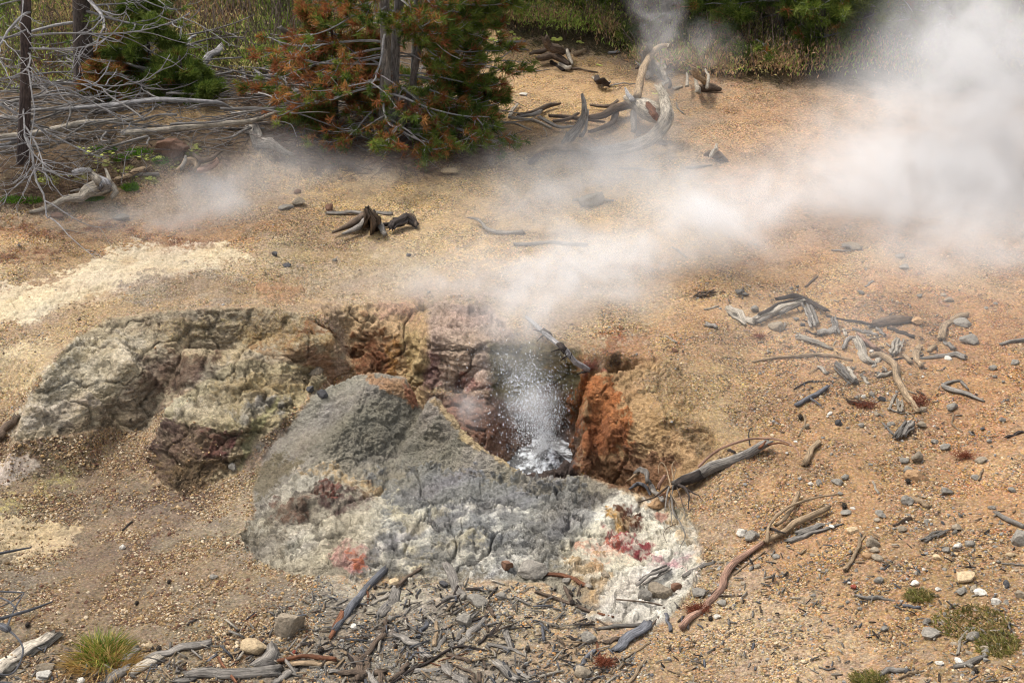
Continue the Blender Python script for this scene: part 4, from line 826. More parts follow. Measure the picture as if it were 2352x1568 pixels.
many("driftwood", "upright forked grey root prong standing in the drifting steam", "driftwood", 'B', ([(1645,645),(1668,760),(1640,850),(1575,945),(1520,1010)], [24,50,60,84,90], 'g'),
  [("root", [(1300,1050),(1420,1010),(1560,1000),(1700,1030)], [50,80,100,70], 't', .04), ("root", [(1640,930),(1670,880),(1690,750)], [40,24,14], 'g', .25), ("root", [(1530,960),(1540,900)], [30,10], 'g', .1), ("root", [(1290,1110),(1340,1060)], [50,60], 'b', .0)], lift=[.55,.4,.25,.1,.02], sides=14, rough=.14)
RT = [([(1150,790),(1180,750),(1205,712)],[30,36,20],'p'), ([(1205,785),(1300,775),(1420,722),(1502,708)],[40,50,44,16],'b'), ([(1140,800),(1300,822),(1430,875)],[28,30,24],'p'), ([(1350,800),(1480,868),(1600,862)],[34,36,20],'g'), ([(1420,792),(1600,805),(1800,835)],[34,40,24],'b'), ([(1370,740),(1330,780),(1200,800)],[40,50,30],'g'), ([(1620,775),(1560,810),(1450,830)],[30,30,26],'b'), ([(1700,720),(1820,730),(1890,690)],[24,34,30],'b'), ([(1090,830),(1200,850),(1300,890)],[14,20,14],'p'),([(1380,870),(1405,910),(1400,930)],[8,7,6],'p')]
many("driftwood", "low tangle of brown roots sprawling beside the pine", "driftwood", 'B', RT[0], [("root", p, w, c, .04) for p, w, c in RT[1:]], rough=.14, lift=.03)
many("wood_pile", "heap of split brown stump wood at the foot of the heath", "driftwood", 'B', ([(1395,260),(1450,330),(1560,345)], [70,90,40], 'b'),
  [("root", [(1290,370),(1360,350),(1430,330)], [24,50,40], 'b', .05), ("root", [(1350,400),(1420,380),(1500,400),(1560,440)], [60,80,70,40], 'b', .06), ("root", [(1540,350),(1560,400),(1580,440)], [50,40,20], 'p', .08), ("root", [(1490,440),(1550,470),(1570,450)], [40,40,20], 'p', .03), ("root", [(1430,420),(1480,450),(1520,480)], [34,40,30], 'd', .0), ("root", [(1600,370),(1680,340)], [40,20], 't', .0)], rough=.16, lift=[.25,.14,.05])
many("stump", "tall ragged grey stump with spreading roots behind the hooked horn", "stump", 'B', ([(2108,290),(2095,390),(2130,490)], [34,80,150], 'g'),
  [("root", [(2080,390),(2050,440),(2010,470)], [60,40,16], 'b', .05), ("root", [(2150,420),(2190,470),(2215,520)], [80,60,26], 'p', .05), ("root", [(2110,470),(2090,520),(2080,530)], [60,60,40], 'p', .02), ("root", [(2160,380),(2190,420),(2220,470)], [40,34,20], 'p', .12)], lift=[.5,.25,.03], rough=.28, ragged=2.2)
many("stump", "small dark stump left of the hooked horn", "stump", 'B', ([(1750,520),(1780,560),(1830,580)], [30,56,36], 'd'), [("root", [(1715,525),(1745,545)], [14,20], 'p', .06), ("root", [(1780,590),(1840,560)], [30,20], 'p', .02)], rough=.2, lift=.05)
many("stump", "row of four jagged pale root spikes beside the heath", "stump", 'C', ([(75,475),(100,520),(150,570)], [30,40,30], 't'), [("root", [(28,500),(34,560),(30,590)], [14,22,26], 'p', .12), ("root", [(80,520),(95,580),(105,630)], [14,30,44], 'p', .1), ("root", [(155,475),(178,530),(165,600)], [12,24,24], 'p', .15), ("root", [(120,600),(190,600),(260,615)], [50,70,30], 'b', .02)], lift=[.4,.3,.1], rough=.15)
many("stump", "small pale hooked root left of the four jagged spikes", "stump", 'B', ([(2180,600),(2215,560),(2230,530)], [30,34,20], 'p'), [("root", [(2235,540),(2250,570),(2240,600)], [30,30,20], 'd', .05), ("root", [(2270,610),(2330,595)], [24,24], 'p', 0)], rough=.15, lift=.05)
many("stump", "small grey root stump half lost in the right hand steam", "stump", 'C', ([(232,985),(225,1030),(190,1075)], [16,34,20], 'p'), [("root", [(150,1060),(200,1050),(250,1080)], [20,60,50], 'b', .03), ("root", [(240,1060),(300,1100)], [60,30], 'b', 0), ("root", [(20,1145),(120,1140),(200,1130)], [24,26,16], 'g', 0)], rough=.15, lift=.1)
many("stump", "dark fluted stump splayed over the gravel behind the vent", "stump", 'B', ([(178,1425),(200,1480),(215,1545)], [40,110,150], 'b'),
  [("root", [(160,1470),(80,1530),(-60,1590)], [80,70,20], 'b', .04), ("root", [(180,1480),(120,1550),(10,1600)], [60,60,24], 'g', .04), ("root", [(215,1470),(260,1540),(300,1605)], [70,60,40], 'g', .04), ("root", [(190,1450),(176,1415)], [30,14], 'd', .2), ("root", [(225,1450),(222,1432)], [26,12], 'd', .18), ("root", [(270,1540),(340,1530),(400,1500)], [40,34,40], 'd', .02)], lift=[.26,.14,.03], rough=.3, ragged=2.0, sides=18)
many("stump", "crumbly dark knot of wood right of the fluted stump", "stump", 'B', ([(345,1560),(420,1500),(515,1545)], [60,100,40], 'd'), [("root", [(380,1500),(350,1490)], [40,14], 'd', .05), ("root", [(440,1480),(490,1480),(510,1540)], [50,50,24], 'b', .04)], lift=[.02,.06,.02], rough=.25, sides=16)
st('B', [(-100,1455),(100,1452),(345,1462)], [34,38,36], 'g', "straight grey log lying behind the fluted stump", "log")
st('B', [(858,1488),(930,1500),(985,1560),(1080,1590),(1250,1590)], [12,28,36,44,50], 'g', "twisted root with a raised tapering tip at the steam's edge", "root", lift=[.06,.05,.02,0,0])
st('B', [(570,1000),(700,985),(850,955)], [54,56,40], 'p', "pale log with a cut left end under the pine", "log", sides=14)
st('B', [(850,945),(960,950),(1052,985)], [44,52,44], 'p', "pale bowed log meeting the cut one under the pine", "log")
st('B', [(1580,1370),(1700,1365),(1860,1370)], [20,50,20], 'g', "grey log faint behind the steam in the centre", "log")
st('B', [(1900,1150),(2050,1160),(2170,1165)], [20,26,14], 'g', "faint grey stick below the hooked root mass")
st('C', [(0,1170),(120,1200),(230,1250)], 16, 'g', "faint thin twig in the steam", "twig") if False else None
st('B', [(1680,1500),(1200,1625)], 1, 'g', None) if False else None
st('E', [(1180,120),(1400,115),(1680,125)], [24,26,34], 'g', "straight stick faint behind the steam above the vent")
st('E', [(2260,140),(2310,170),(2360,210)], 16, 'g', "thin curved twig faint in the dense steam", "twig")
st('B', [(1060,290),(1160,285),(1260,285)], [18,24,16], 's', "pale stick where the sandy slope meets the heath")
st('B', [(1140,290),(1190,330),(1280,342)], [20,22,14], 'g', "crooked grey stick on the sandy slope by the pine")
st('B', [(1500,462),(1600,470),(1755,495)], [16,22,12], 'b', "brown stick at the edge of the sandy slope")
st('B', [(1830,360),(1900,352)], 28, 's', "short silver log end at the edge of the heath", "log")
st('B', [(1840,585),(1950,572),(2035,578)], 14, 'g', "thin grey stick beside the small dark stump")
st('B', [(2290,700),(2300,740),(2340,775)], 12, 'g', "thin grey twig right of the hooked root mass", "twig")
# --- under the trees, left
many("driftwood", "pale barkless stump with a long trailing root at left", "driftwood", 'A', ([(205,1450),(400,1392),(560,1350),(700,1280)], [24,40,80,120], 'p'),
  [("root", [(605,1160),(640,1200),(680,1250)], [36,50,60], 'p', .10), ("root", [(505,1185),(550,1165),(620,1165)], [50,40,36], 's', .12), ("root", [(720,1155),(735,1200),(750,1250)], [14,26,40], 'p', .08), ("root", [(740,1250),(790,1300),(760,1352)], [60,50,30], 'p', .03), ("root", [(590,1290),(480,1310)], [26,10], 'g', .04), ("knot", [(690,1250),(720,1290)], [110,100], 's', .06)], rough=.16, sides=16)
st('A', [(780,1238),(900,1190),(1038,1138)], [34,40,30], 't', "tan stick behind the pale barkless stump")
st('A', [(830,1190),(950,1188),(1085,1192)], [20,28,24], 'g', "grey stick lying flat behind the tan stick")
many("driftwood", "knotted loops of brown grey root on the moss", "driftwood", 'A', ([(1205,1165),(1265,1130),(1300,1095),(1350,1120),(1330,1165)], [20,40,50,50,30], 't'),
  [("root", [(1320,1050),(1380,1095),(1440,1090),(1490,1048)], [24,44,44,24], 'b', .06), ("root", [(1350,1175),(1420,1150),(1480,1110),(1470,1080)], [40,50,44,24], 'k', .03), ("root", [(1270,1070),(1262,1110),(1240,1150)], [20,26,30], 'g', .06)], rough=.15, lift=.03)
LOGS = [('A',[(-30,945),(330,900),(600,852),(905,818)],[52,52,48,36],'p',"stout pale fallen log entering from the left edge",[.10,.12,.12,.1]),
 ('A',[(830,910),(1100,888),(1400,860),(1680,838),(1850,790),(2010,755),(2340,700)],[44,46,44,36,30,28,22],'p',"longest pale fallen trunk, running right into the pine",[.12,.16,.18,.16,.14,.12,.1]),
 ('A',[(200,755),(520,740),(760,715),(920,700),(1200,690),(1480,700),(1570,735)],[24,26,30,36,34,26,16],'s',"arched silver trunk with short snags above the sandy gap",[.18,.2,.24,.28,.28,.24,.15]),
 ('A',[(2260,560),(2100,640),(1930,730),(1690,830)],[70,66,60,44],'d',"dark barked trunk leaning up right into the pine",[.35,.25,.15,.08]),
 ('A',[(1918,190),(2020,290),(2110,400),(2215,565)],[34,44,50,60],'g',"dark grey snag rising left from behind the pine",[.55,.4,.25,.1]),
 ('A',[(1900,450),(1980,510),(2075,575)],[30,36,40],'g',"short grey snag below the taller dark one",[.2,.15,.05]),
 ('A',[(1525,320),(1400,440),(1290,530),(1165,620)],[56,52,44,30],'s',"straight silver log leaning through the green sapling",[.12,.1,.08,.05]),
 ('A',[(975,345),(870,402)],[30,26],'s',"short silver log end above the green sapling",.08),
 ('A',[(1342,240),(1280,290),(1228,352)],[16,26,20],'s',"thin curved silver snag in the heath",.12),
 ('A',[(2000,490),(2150,500),(2340,480)],[20,26,18],'s',"thin silver trunk behind the dark snags",[.1,.12,.12]),
 ('A',[(-30,720),(150,690),(330,640)],[36,30,18],'g',"grey fallen trunk low behind the first thin trunk",.2),
 ('A',[(-30,820),(120,790),(260,780)],[40,36,22],'g',"second grey fallen trunk below the first at the left edge",.15),
 ('A',[(-30,1000),(120,960),(180,950)],[30,26,18],'s',"silver stub poking in from the left edge below the stout log",.08),
 ('A',[(1730,470),(1800,520),(1900,570),(2050,640)],[20,24,26,24],'s',"crooked silver root in the bare red soil",.05),
 ('A',[(1560,450),(1640,460),(1680,530)],[14,24,20],'s',"small hooked silver root in the bare red soil",.05),
 ('A',[(1690,880),(1760,930),(1850,990),(2010,1060)],[70,90,70,24],'g',"rotten hollow grey log at the edge of the pine",.02),
 ('A',[(2030,1000),(2140,998)],[26,30],'t',"short tan log at the foot of the pine",.02)]
for cr, p, w, c, lb, lf in LOGS: st(cr, p, w, c, lb, "fallen_log" if max(np.atleast_1d(w)) > 30 else "snag", "log", lift=lf, rough=.06, ragged=.5, crook=.6)
# ------------------------------------------------------------------ trees
def curve_branch(p0, az_, L, el0, droop, rise, n=6, wob=.12):
    pts = [np.array(p0, float)]; e = el0; a = az_
    for i in range(n):
        s = (i + 1) / n; e_ = el0 - droop * math.sin(min(s * 2.0, 1.57)) + rise * s * s
        a += rng.normal(0, wob); d = np.array([math.cos(a) * math.cos(e_), math.sin(a) * math.cos(e_), math.sin(e_)]); pts.append(pts[-1] + d * L / n)
    return np.array(pts)
def tuft(mb, c, d, L, n, col, spread=1.0, wd=.0035):
    d = d / (np.linalg.norm(d) + 1e-9); q = rng.normal(0, 1, (n, 3)) * .75 * spread + d * 1.0; q /= np.linalg.norm(q, axis=1)[:, None]
    Ls = L * rng.uniform(.7, 1.1, n); b = c + d * rng.uniform(-.5, .5, (n, 1)) * L * .8; s_ = np.cross(q, rng.normal(0, 1, (n, 3))); s_ /= np.linalg.norm(s_, axis=1)[:, None]
    v = np.stack([b - s_ * wd, b + s_ * wd, b + q * Ls[:, None] + s_ * wd * .5, b + q * Ls[:, None] - s_ * wd * .5], 1).reshape(-1, 3)
    f = np.arange(n * 4).reshape(-1, 4); cc = np.repeat(col * rng.uniform(.65, 1.35, (n, 1)), 4, 0); mb.add(v, [f], cc)
GRN = [alb(76, 90, 32), alb(94, 104, 44), alb(58, 74, 28), alb(110, 114, 54)]; RED = [alb(120, 74, 42), alb(106, 64, 38), alb(130, 92, 50)]
def bare_limbs(tw, p, r, az_, L, depth=0, col=SILV, curl=1.0, sub=5):
    """one limb with its side twigs"""
    P = curve_branch(p, az_, L, rng.uniform(-.1, .35), rng.uniform(.3, .8) * curl, rng.uniform(.2, 1.3) * curl, 7, .16)
    tube(tw, P, [r * 1.25, r * .9, r * .42], col * rng.uniform(.75, 1.15), 5, 1, .05, 0, m=10)
    if depth < 2:
        for k in range(sub if depth == 0 else 3):
            s = rng.uniform(.2, .95); i = int(s * 7); q = P[min(i, 6)] + (P[min(i + 1, 7)] - P[min(i, 6)]) * (s * 7 - i)
            bare_limbs(tw, q, r * .5, az_ + rng.choice([-1, 1]) * rng.uniform(.4, 1.1), L * rng.uniform(.25, .5), depth + 1, col, curl * 1.2, sub)
    return P
def tree(name, label, cat, base, top, r, limbs, z0=.0, z1=1.0, L0=1.2, L1=.5, green=0.0, red=0.0, side=None, trunkcol=(96, 86, 80), curl=1.0, group=None, dead=1.0, tl=.075, sub=5, nt=26, azs=None, crown_cut=0.0, limbcol=None):
    global rng
    keep = rng; rng = np.random.default_rng(int(abs(base[0] * 131 + base[1] * 977) * 10) + 5)
    base = np.array(base, float); top = np.array(top, float); t = bpy.data.objects.new(name, None); sc.collection.objects.link(t); t.location = base; tag(t, label, cat, group)
    mt = MB(); mid = (base + top) / 2 + rng.normal(0, .02, 3); tube(mt, [base - [0, 0, .1], base * .75 + top * .25, mid, base * .25 + top * .75, top], [r * 1.35, r * 1.05, r * .95, r * .8, r * .5], alb(*trunkcol), 14, 1, .05, 0, m=40)
    mt.build("trunk", MW, t, base); nd = MB(); nn = 0; lim = []
    for k in range(limbs):
        s = z0 + (z1 - z0) * (k + rng.uniform(0, .9)) / limbs; p = base + (top - base) * s; L = (L0 + (L1 - L0) * s) * rng.uniform(.65, 1.15)
        a = rng.uniform(0, 6.283) if azs is None else rng.uniform(*azs[k % len(azs)]); tw = MB()
        P = bare_limbs(tw, p, max(r * .22, .008) * rng.uniform(.7, 1.2), a, L, 0, SILV if limbcol is None else limbcol, curl, sub)
        lim.append(tw)
        if green + red > 0:
            vv = np.concatenate(tw.v); far_ = np.linalg.norm((vv - p)[:, :2], axis=1) > L * (.28)
            cand = vv[far_]
            for _ in range(int(len(cand) / 1400 * 84 * (green + red))):
                q = cand[rng.integers(len(cand))] + rng.normal(0, .012, 3)
                isr = rng.random() < red / (green + red)
                if side is not None: isr = rng.random() < side(q)
                c_ = (RED if isr else GRN)[rng.integers(3)]
                tuft(nd, q, (q - p) + np.array([0, 0, .3 * L]), tl * rng.uniform(.7, 1.15), nt, c_); nn += 1
    for tw in lim: tw.build("branch", MW, t, base)
    if nn: nd.build("foliage", ML, t, base, smooth=False)
    rng = keep; return t
def tops(u, v, base, H):                      # a trunk leaning so that it passes over the pixel
    p = at_y(u, v, base[1]); d = (np.array(p) - base); return base + d / d[2] * H
b = hit(48, 372); tree("dead_pine", "thin dark trunk at the left edge trailing long bare silver branches", "tree", b, tops(70, 0, b, 3.2), .042, 30, .02, .95, 1.5, 1.0, trunkcol=(82, 70, 66), curl=1.3, sub=6)
b = hit(190, 215); tree("dead_pine", "thickest dark trunk at upper left with drooping grey limbs", "tree", b, tops(185, -60, b, 3.4), .085, 22, .03, .95, 1.5, 1.2, trunkcol=(84, 74, 68), curl=1.2, green=.15)
b = hit(-60, 330); tree("dead_pine", "bare tree mostly cut off by the left edge, only branches showing", "tree", b, b + np.array([.05, 0, 3.2]), .05, 18, .05, .9, 1.6, 1.0, curl=1.2)
b = hit(880, 318); B1 = b; right = lambda q: .62 if q[0] < B1[0] - .1 else (.42 if q[0] < B1[0] + .7 else .2)
tree("pine_tree", "double trunked pine with rust red and green needles, left pale trunk", "tree", b, tops(889, 0, b, 3.6), .05, 44, .02, .95, 1.25, 1.0, green=.5, red=.5, side=right, trunkcol=(158, 150, 142))
b = hit(898, 312); b[1] += .12; tree("pine_tree", "pine trunk standing right against the pale one, sharing its crown", "tree", b, tops(914, 0, b, 3.6), .045, 26, .02, .95, 1.15, .9, green=.6, red=.35, side=right, trunkcol=(132, 126, 122), azs=[(-1.3, .9)])
b = hit(915, 310); b[1] += .05; tree("pine_tree", "thin crooked pine trunk leaning right inside the red crown", "tree", b, tops(1000, -40, b, 3.6),   .03, 24, .02, .95, .95, .8, green=.5, red=.4, side=right, trunkcol=(120, 110, 104), azs=[(-1.0, .9)])
b = hit(940, 300); b[1] += .3; tree("pine_tree", "slim silver pine trunk behind the crooked one in the crown", "tree", b, tops(958, 0, b, 3.4), .03, 20, .05, .95, .95, .7, green=.7, red=.3, trunkcol=(150, 146, 142), azs=[(-.9, 1.4)])
# green saplings and the green trees at the back
def sap(u, v, Ht, L, label, gr, rd, limbs=16, name="pine_sapling", r=.018, dz=0):
    b = hit(u, v); tree(name, label, "sapling", b, b + np.array([rng.uniform(-.1, .1), 0, Ht]), r, limbs, .08, 1.0, L, L * .35, green=gr, red=rd, sub=4, nt=30, tl=.085)
sap(365, 205, .75, .5, "bright green pine sapling left of the leaning silver log", 1.6, .0)
sap(300, 190, .55, .45, "yellowing sapling with orange tips beside the thickest dark trunk", .8, .7)
sap(430, 225, .45, .42, "low green sapling in front of the leaning silver log", 1.6, .03)
sap(345, 95, .7, .4, "dark green sapling tip higher up left of the heath", 1.6, .05)
sap(250, 235, .4, .4, "low orange and green sapling above the arched silver trunk", .5, .7, 12)
sap(775, 285, 1.2, .75, "low rusty side shoots filling the left part of the red crown", .6, .8, 24)
sap(1060, 285, 1.25, .5, "green side shoots at the right end of the red crown", .9, .4, 22)
sap(700, 300, .3, .35, "low green clump with red needles at the left foot of the pine", .9, .6, 12)
# forest edge at the top
k = 0
FT = [(1180,40,"green pine crown directly right of the red crowned pine"),(1420,20,"dark tree at the top between the pine and the steam wisp"),(1530,60,"dark trunk behind the thin steam wisp at the top"),(1640,50,"green tree at the top right of the steam wisp"),(1790,85,"pair of thin trunks at the top edge of the right hand heath"),(1880,110,"pale grey trunk standing left of the great steam plume"),(1985,125,"taller grey trunk right at the great steam plume's edge"),(2080,120,"trunk veiled by the left part of the plume"),(2170,130,"trunk veiled by the middle of the plume"),(2300,170,"green tree at the upper right corner"),(2240,110,"tree behind the plume near the upper right corner")]
for u, v, lb in FT:
    b = hit(u, v); tree("pine_tree", lb, "tree", b, b + np.array([rng.uniform(-.15, .15), 0, 3.5]), rng.uniform(.035, .07), 26, .03, .8, 1.1, .9, green=1.3, red=.06, trunkcol=(112, 104, 98), sub=4, tl=.10, nt=24)
BK = [(60,40),(330,10),(480,-30),(620,-40),(1050,-60),(1300,-50)]
for u, v in BK:
    b = hit(u, v); tree("pine_tree", "pine among those crowding the hillside beyond the heath", "tree", b, b + np.array([rng.uniform(-.15, .15), 0, 3.0]), .05, 16, .05, .8, 1.1, .9, green=1.0, red=.05, sub=4, group="pines beyond the heath")
# ------------------------------------------------------------------ heath, moss, grass
def hits(n, poly):
    po = np.array(poly, float); lo, hi = po.min(0), po.max(0); out = []
    while len(out) < n:
        u = rng.uniform(lo[0], hi[0], n * 2); v = rng.uniform(lo[1], hi[1], n * 2); ins = np.zeros(len(u), bool)
        for k in range(len(po)):
            ax, ay = po[k - 1]; bx, by = po[k]; c = ((ay > v) != (by > v)) & (u < (bx - ax) * (v - ay) / ((by - ay) or 1e-9) + ax); ins ^= c
        out += list(zip(u[ins], v[ins]))
    return out[:n]
HEATH = [([(1130,60),(1250,95),(1380,105),(1480,125),(1560,150),(1640,170),(1800,192),(2060,186),(2400,180),(2400,-60),(1100,-60)], 2600, .15), ([(480,-60),(1120,-60),(1110,60),(900,70),(760,150),(640,150),(560,185),(470,130),(440,60)], 1700, .15), ([(-60,-60),(480,-60),(470,130),(300,190),(60,200),(-60,230)], 900, .12), ([(1420,60),(1560,120),(1700,180),(1480,170)], 260, .1)]
HG = [alb(138, 146, 72), alb(112, 128, 58), alb(156, 146, 96), alb(150, 122, 92), alb(122, 136, 66)]
hb = MB(); hs_ = MB()
for poly, n, s0 in HEATH:
    for u, v in hits(n, poly):
        p = hit(u, v); h = s0 * rng.uniform(.7, 1.9); q = np.array([[p[0] * .9, p[1] * .9, 0.0]])
        cl = float(vnoise(q * 1.3)[0]); c_ = HG[int(np.clip((cl + 1) * 2.4 + rng.normal(0, .5), 0, 4))]
        if cl < -.55 and rng.random() < .6: c_ = alb(110, 84, 62)
        k = 26; r0 = rng.uniform(.06, .14); cpos = p + rng.normal(0, 1, (k, 3)) * [r0, r0, h * .3] + [0, 0, h * .55 + .14 * max(cl, -.4)]
        d = rng.normal(0, .55, (k, 3)) + [0, 0, 1.0]; d /= np.linalg.norm(d, axis=1)[:, None]; L = rng.uniform(.03, .062, (k, 1)); s_ = np.cross(d, rng.normal(0, 1, (k, 3))); s_ /= np.linalg.norm(s_, axis=1)[:, None]; w = .0075
        vv = np.stack([cpos - s_ * w * .4, cpos + s_ * w * .4, cpos + d * L * .6 + s_ * w, cpos + d * L, cpos + d * L * .6 - s_ * w], 1).reshape(-1, 3)
        hb.add(vv, [np.arange(k * 5).reshape(-1, 5)], np.repeat(c_ * rng.uniform(.6, 1.4, (k, 1)), 5, 0))
        if rng.random() < .5:
            for _ in range(2):
                e = p + [rng.normal(0, .15), rng.normal(0, .1), h * rng.uniform(1.2, 2.6)]; tube(hs_, [p, (p + e) / 2 + rng.normal(0, .03, 3), e], [.005, .003], alb(150, 130, 116) * rng.uniform(.5, 1.1), 3, 1, 0, 0, m=4)
ho = hb.build("heath", ML, smooth=False); tag(ho, "low olive green and brown heath covering the slope at the top", "heath", kind="stuff")
h2 = hs_.build("dead_stems", MW); tag(h2, "thin grey dead stems standing up through the heath", "stems", kind="stuff")
# fine dead twigs under the pine and in the tangle on the left
tb = MB()
for poly, n, L0, c0 in [([(640,290),(1130,280),(1120,360),(1000,400),(720,400),(620,350)], 620, .22, (120, 92, 76)), ([(0,150),(500,150),(600,330),(480,340),(300,380),(0,420)], 520, .45, (158, 150, 144)), ([(500,100),(760,100),(760,330),(560,340)], 420, .35, (140, 126, 116)), ([(720,200),(1120,200),(1120,330),(720,340)], 420, .4, (150, 142, 138)), ([(0,390),(480,340),(560,350),(330,420),(120,480),(0,480)], 360, .10, (110, 84, 66))]:
    for u, v in hits(n, poly):
        p = hit(u, v); a = rng.uniform(0, 6.28); P = curve_branch(p + [0, 0, rng.uniform(.0, .12)], a, L0 * rng.uniform(.4, 1.5), rng.uniform(-.1, .6), rng.uniform(.2, .8), rng.uniform(-.4, .6), 4, .3)
        P[:, 2] = np.maximum(P[:, 2], p[2] + .004); tube(tb, P, [.0055, .0035, .002], alb(*c0) * rng.uniform(.5, 1.25), 4, 1, 0, 0, m=6)
for u, v in hits(150, [(0,130),(480,110),(760,150),(760,300),(560,330),(0,380)]) + hits(40, [(720,150),(1110,150),(1110,320),(740,330)]):
    p = hit(u, v); a = rng.choice([0, 3.14]) + rng.normal(0, .5); P = curve_branch(p + [0, 0, rng.uniform(.02, .3)], a, rng.uniform(.5, 1.3), rng.uniform(-.1, .3), rng.uniform(.1, .4), rng.uniform(-.3, .4), 6, .25)
    P[:, 2] = np.maximum(P[:, 2], Hf(P[:, 0], P[:, 1]) + .01); r = rng.uniform(.006, .014); tube(tb, P, [r, r * .8, r * .4], alb(168, 162, 156) * rng.uniform(.5, 1.15), 5, 1, .05, 0, m=10)
tag(tb.build("brushwood", MW), "tangled fine dead twigs carpeting the ground under the trees", "brushwood", kind="stuff")
def blades(name, label, spots, n, L, cols, spread, cat="grass", w=.003, kind=None, lean=.5):
    mb = MB()
    for (u, v, ru, rv) in spots:
        for _ in range(n):
            a = rng.uniform(0, 6.28); q = math.sqrt(rng.random()); p = hit(u + ru * q * math.cos(a), v + rv * q * math.sin(a)); d = np.array([rng.normal(0, lean) + spread * math.cos(a) * q, rng.normal(0, lean) + spread * math.sin(a) * q * -1, 1.0]); d /= np.linalg.norm(d); l = L * rng.uniform(.5, 1.15)
            m_ = p + d * l * .55; e = m_ + (d + np.array([d[0], d[1], -.55]) * rng.uniform(.2, 1)) * l * .5; s_ = np.cross(d, [0, 1, 0]) ; s_ /= np.linalg.norm(s_) + 1e-9
            v_ = np.array([p - s_ * w, p + s_ * w, m_ + s_ * w * .8, m_ - s_ * w * .8, e]); c_ = cols[rng.integers(len(cols))] * rng.uniform(.7, 1.3)
            mb.add(v_, [np.array([[0, 1, 2, 3]]), np.array([[3, 2, 4]])], c_)
    o = mb.build(name, ML, smooth=False); tag(o, label, cat, kind=kind); return o
blades("grass_tuft", "green and straw coloured grass tuft between the planks, bottom left", [(240, 1508, 36, 18)], 520, .145, [alb(84, 100, 32), alb(66, 88, 26), alb(134, 122, 58), alb(108, 108, 46)], 1.3, w=.0028)
blades("dry_grass", "straw coloured dead grass hanging around the foot of the green tuft", [(235, 1530, 75, 22)], 420, .13, [alb(142, 118, 72), alb(124, 96, 54)], 1.6, w=.0025, lean=.9)
blades("moss", "yellow green mossy patch with dry stems on the lower right slope", [(2230, 1430, 90, 40), (2110, 1370, 30, 14), (2290, 1480, 50, 30), (1995, 1560, 40, 16)], 700, .035, [alb(96, 94, 44), alb(120, 104, 66), alb(80, 76, 42)], .3, "moss", .003, "stuff", 1.4)
blades("green_grass", "short bright green grass by the trailing pale root at left", [(50, 462, 50, 8), (300, 433, 18, 8), (210, 458, 25, 5), (240, 345, 30, 5), (370, 372, 18, 6), (320, 352, 30, 6), (275, 366, 22, 5), (430, 232, 10, 12), (500, 195, 14, 12)], 260, .05, [alb(76, 104, 28), alb(58, 88, 24)], .3, "grass", .004, "stuff", .6)
bb = MB()
for (u, v, s) in [(105,410,9),(205,345,16),(240,350,14),(160,405,5),(330,355,10),(350,366,18),(395,360,10),(410,345,16),(185,340,8),(225,360,8),(310,402,16),(345,408,12),(290,395,10),(90,398,6),(1130,95,14),(1165,82,12),(1280,88,12),(1330,97,9),(1190,90,8),(1375,150,7),(1500,215,7)]:
    for _ in range(5):
        p = hit(u + rng.normal(0, s * .7), v + rng.normal(0, s * .25)); r = s * .5 * pxm(p) * rng.uniform(.5, 1); vv, ff = ICO[2]; vv = vv * (1 + .35 * vnoise(vv * 5 + rng.uniform(0, 50, 3)))[:, None] * [r, r, r * .5]; bb.add(p + vv, [ff], alb(186, 190, 104) * rng.uniform(.7, 1.15))
tag(bb.build("lichen", ML), "pale yellow green lichen cushions on the dark soil at left", "lichen", kind="stuff")
# fallen red needles
for cr, x, y, rx, ry, lb, n in [('I', 100, 1060, 60, 14, "rust red clump of fallen needles on the pink brown branch", 220), ('H', 1800, 1420, 60, 22, "dark red fallen needles beside the wide blue plank", 160), ('F', 1250, 1215, 90, 14, "rust red fallen needles around the broken brown wood", 130), ('F', 520, 745, 30, 8, "small dark red clump of needles left of the wood litter", 60), ('F', 1620, 1190, 50, 34, "maroon tinted needle litter right of the S root", 110), ('I', 1920, 10, 60, 12, "orange red needle litter near the upper right stones", 90)]:
    u, v = cv(cr, x, y); mb = MB()
    for _ in range(n):
        p = hit(u + rng.normal(0, rx * .5) * .3359, v + rng.normal(0, ry * .5) * .3359); p = lifted(p, rng.uniform(.004, .03)); tuft(mb, p, rng.normal(0, 1, 3) * [1, 1, .15], .045, 2, alb(96, 52, 34), .6, .0018)
    tag(mb.build("pine_needles", ML, smooth=False), lb, "pine needles")
# pine cones
def cone(u, v, s, label):
    p = hit(u, v); r = s * .5 * pxm(p); mb = MB(); vv, ff = ICO[2]; mb.add(vv * [r * .6, r * .85, r * .6] + [0, 0, r * .5], [ff], alb(44, 38, 34))
    for k in range(46):
        z = -1 + 2 * (k + .5) / 46; a = k * 2.4; q = np.array([math.cos(a) * math.sqrt(1 - z * z) * .72, z * .95, math.sin(a) * math.sqrt(1 - z * z) * .72]) * r + [0, 0, r * .5]; n_ = np.array([math.cos(a), z * .5, math.sin(a)]); t_ = np.cross(n_, [0, 1, 0]); t_ /= np.linalg.norm(t_)
        w = r * .22; mb.add(np.array([q - t_ * w, q + [0, w, 0] + n_ * w * .9, q + t_ * w, q - [0, w * .8, 0] + n_ * w * .3]), [np.array([[0, 1, 2, 3]])], alb(66, 56, 48) * rng.uniform(.7, 1.4))
    o = mb.build("pine_cone", MS, smooth=False); o.location = p; tag(o, label, "pine cone")
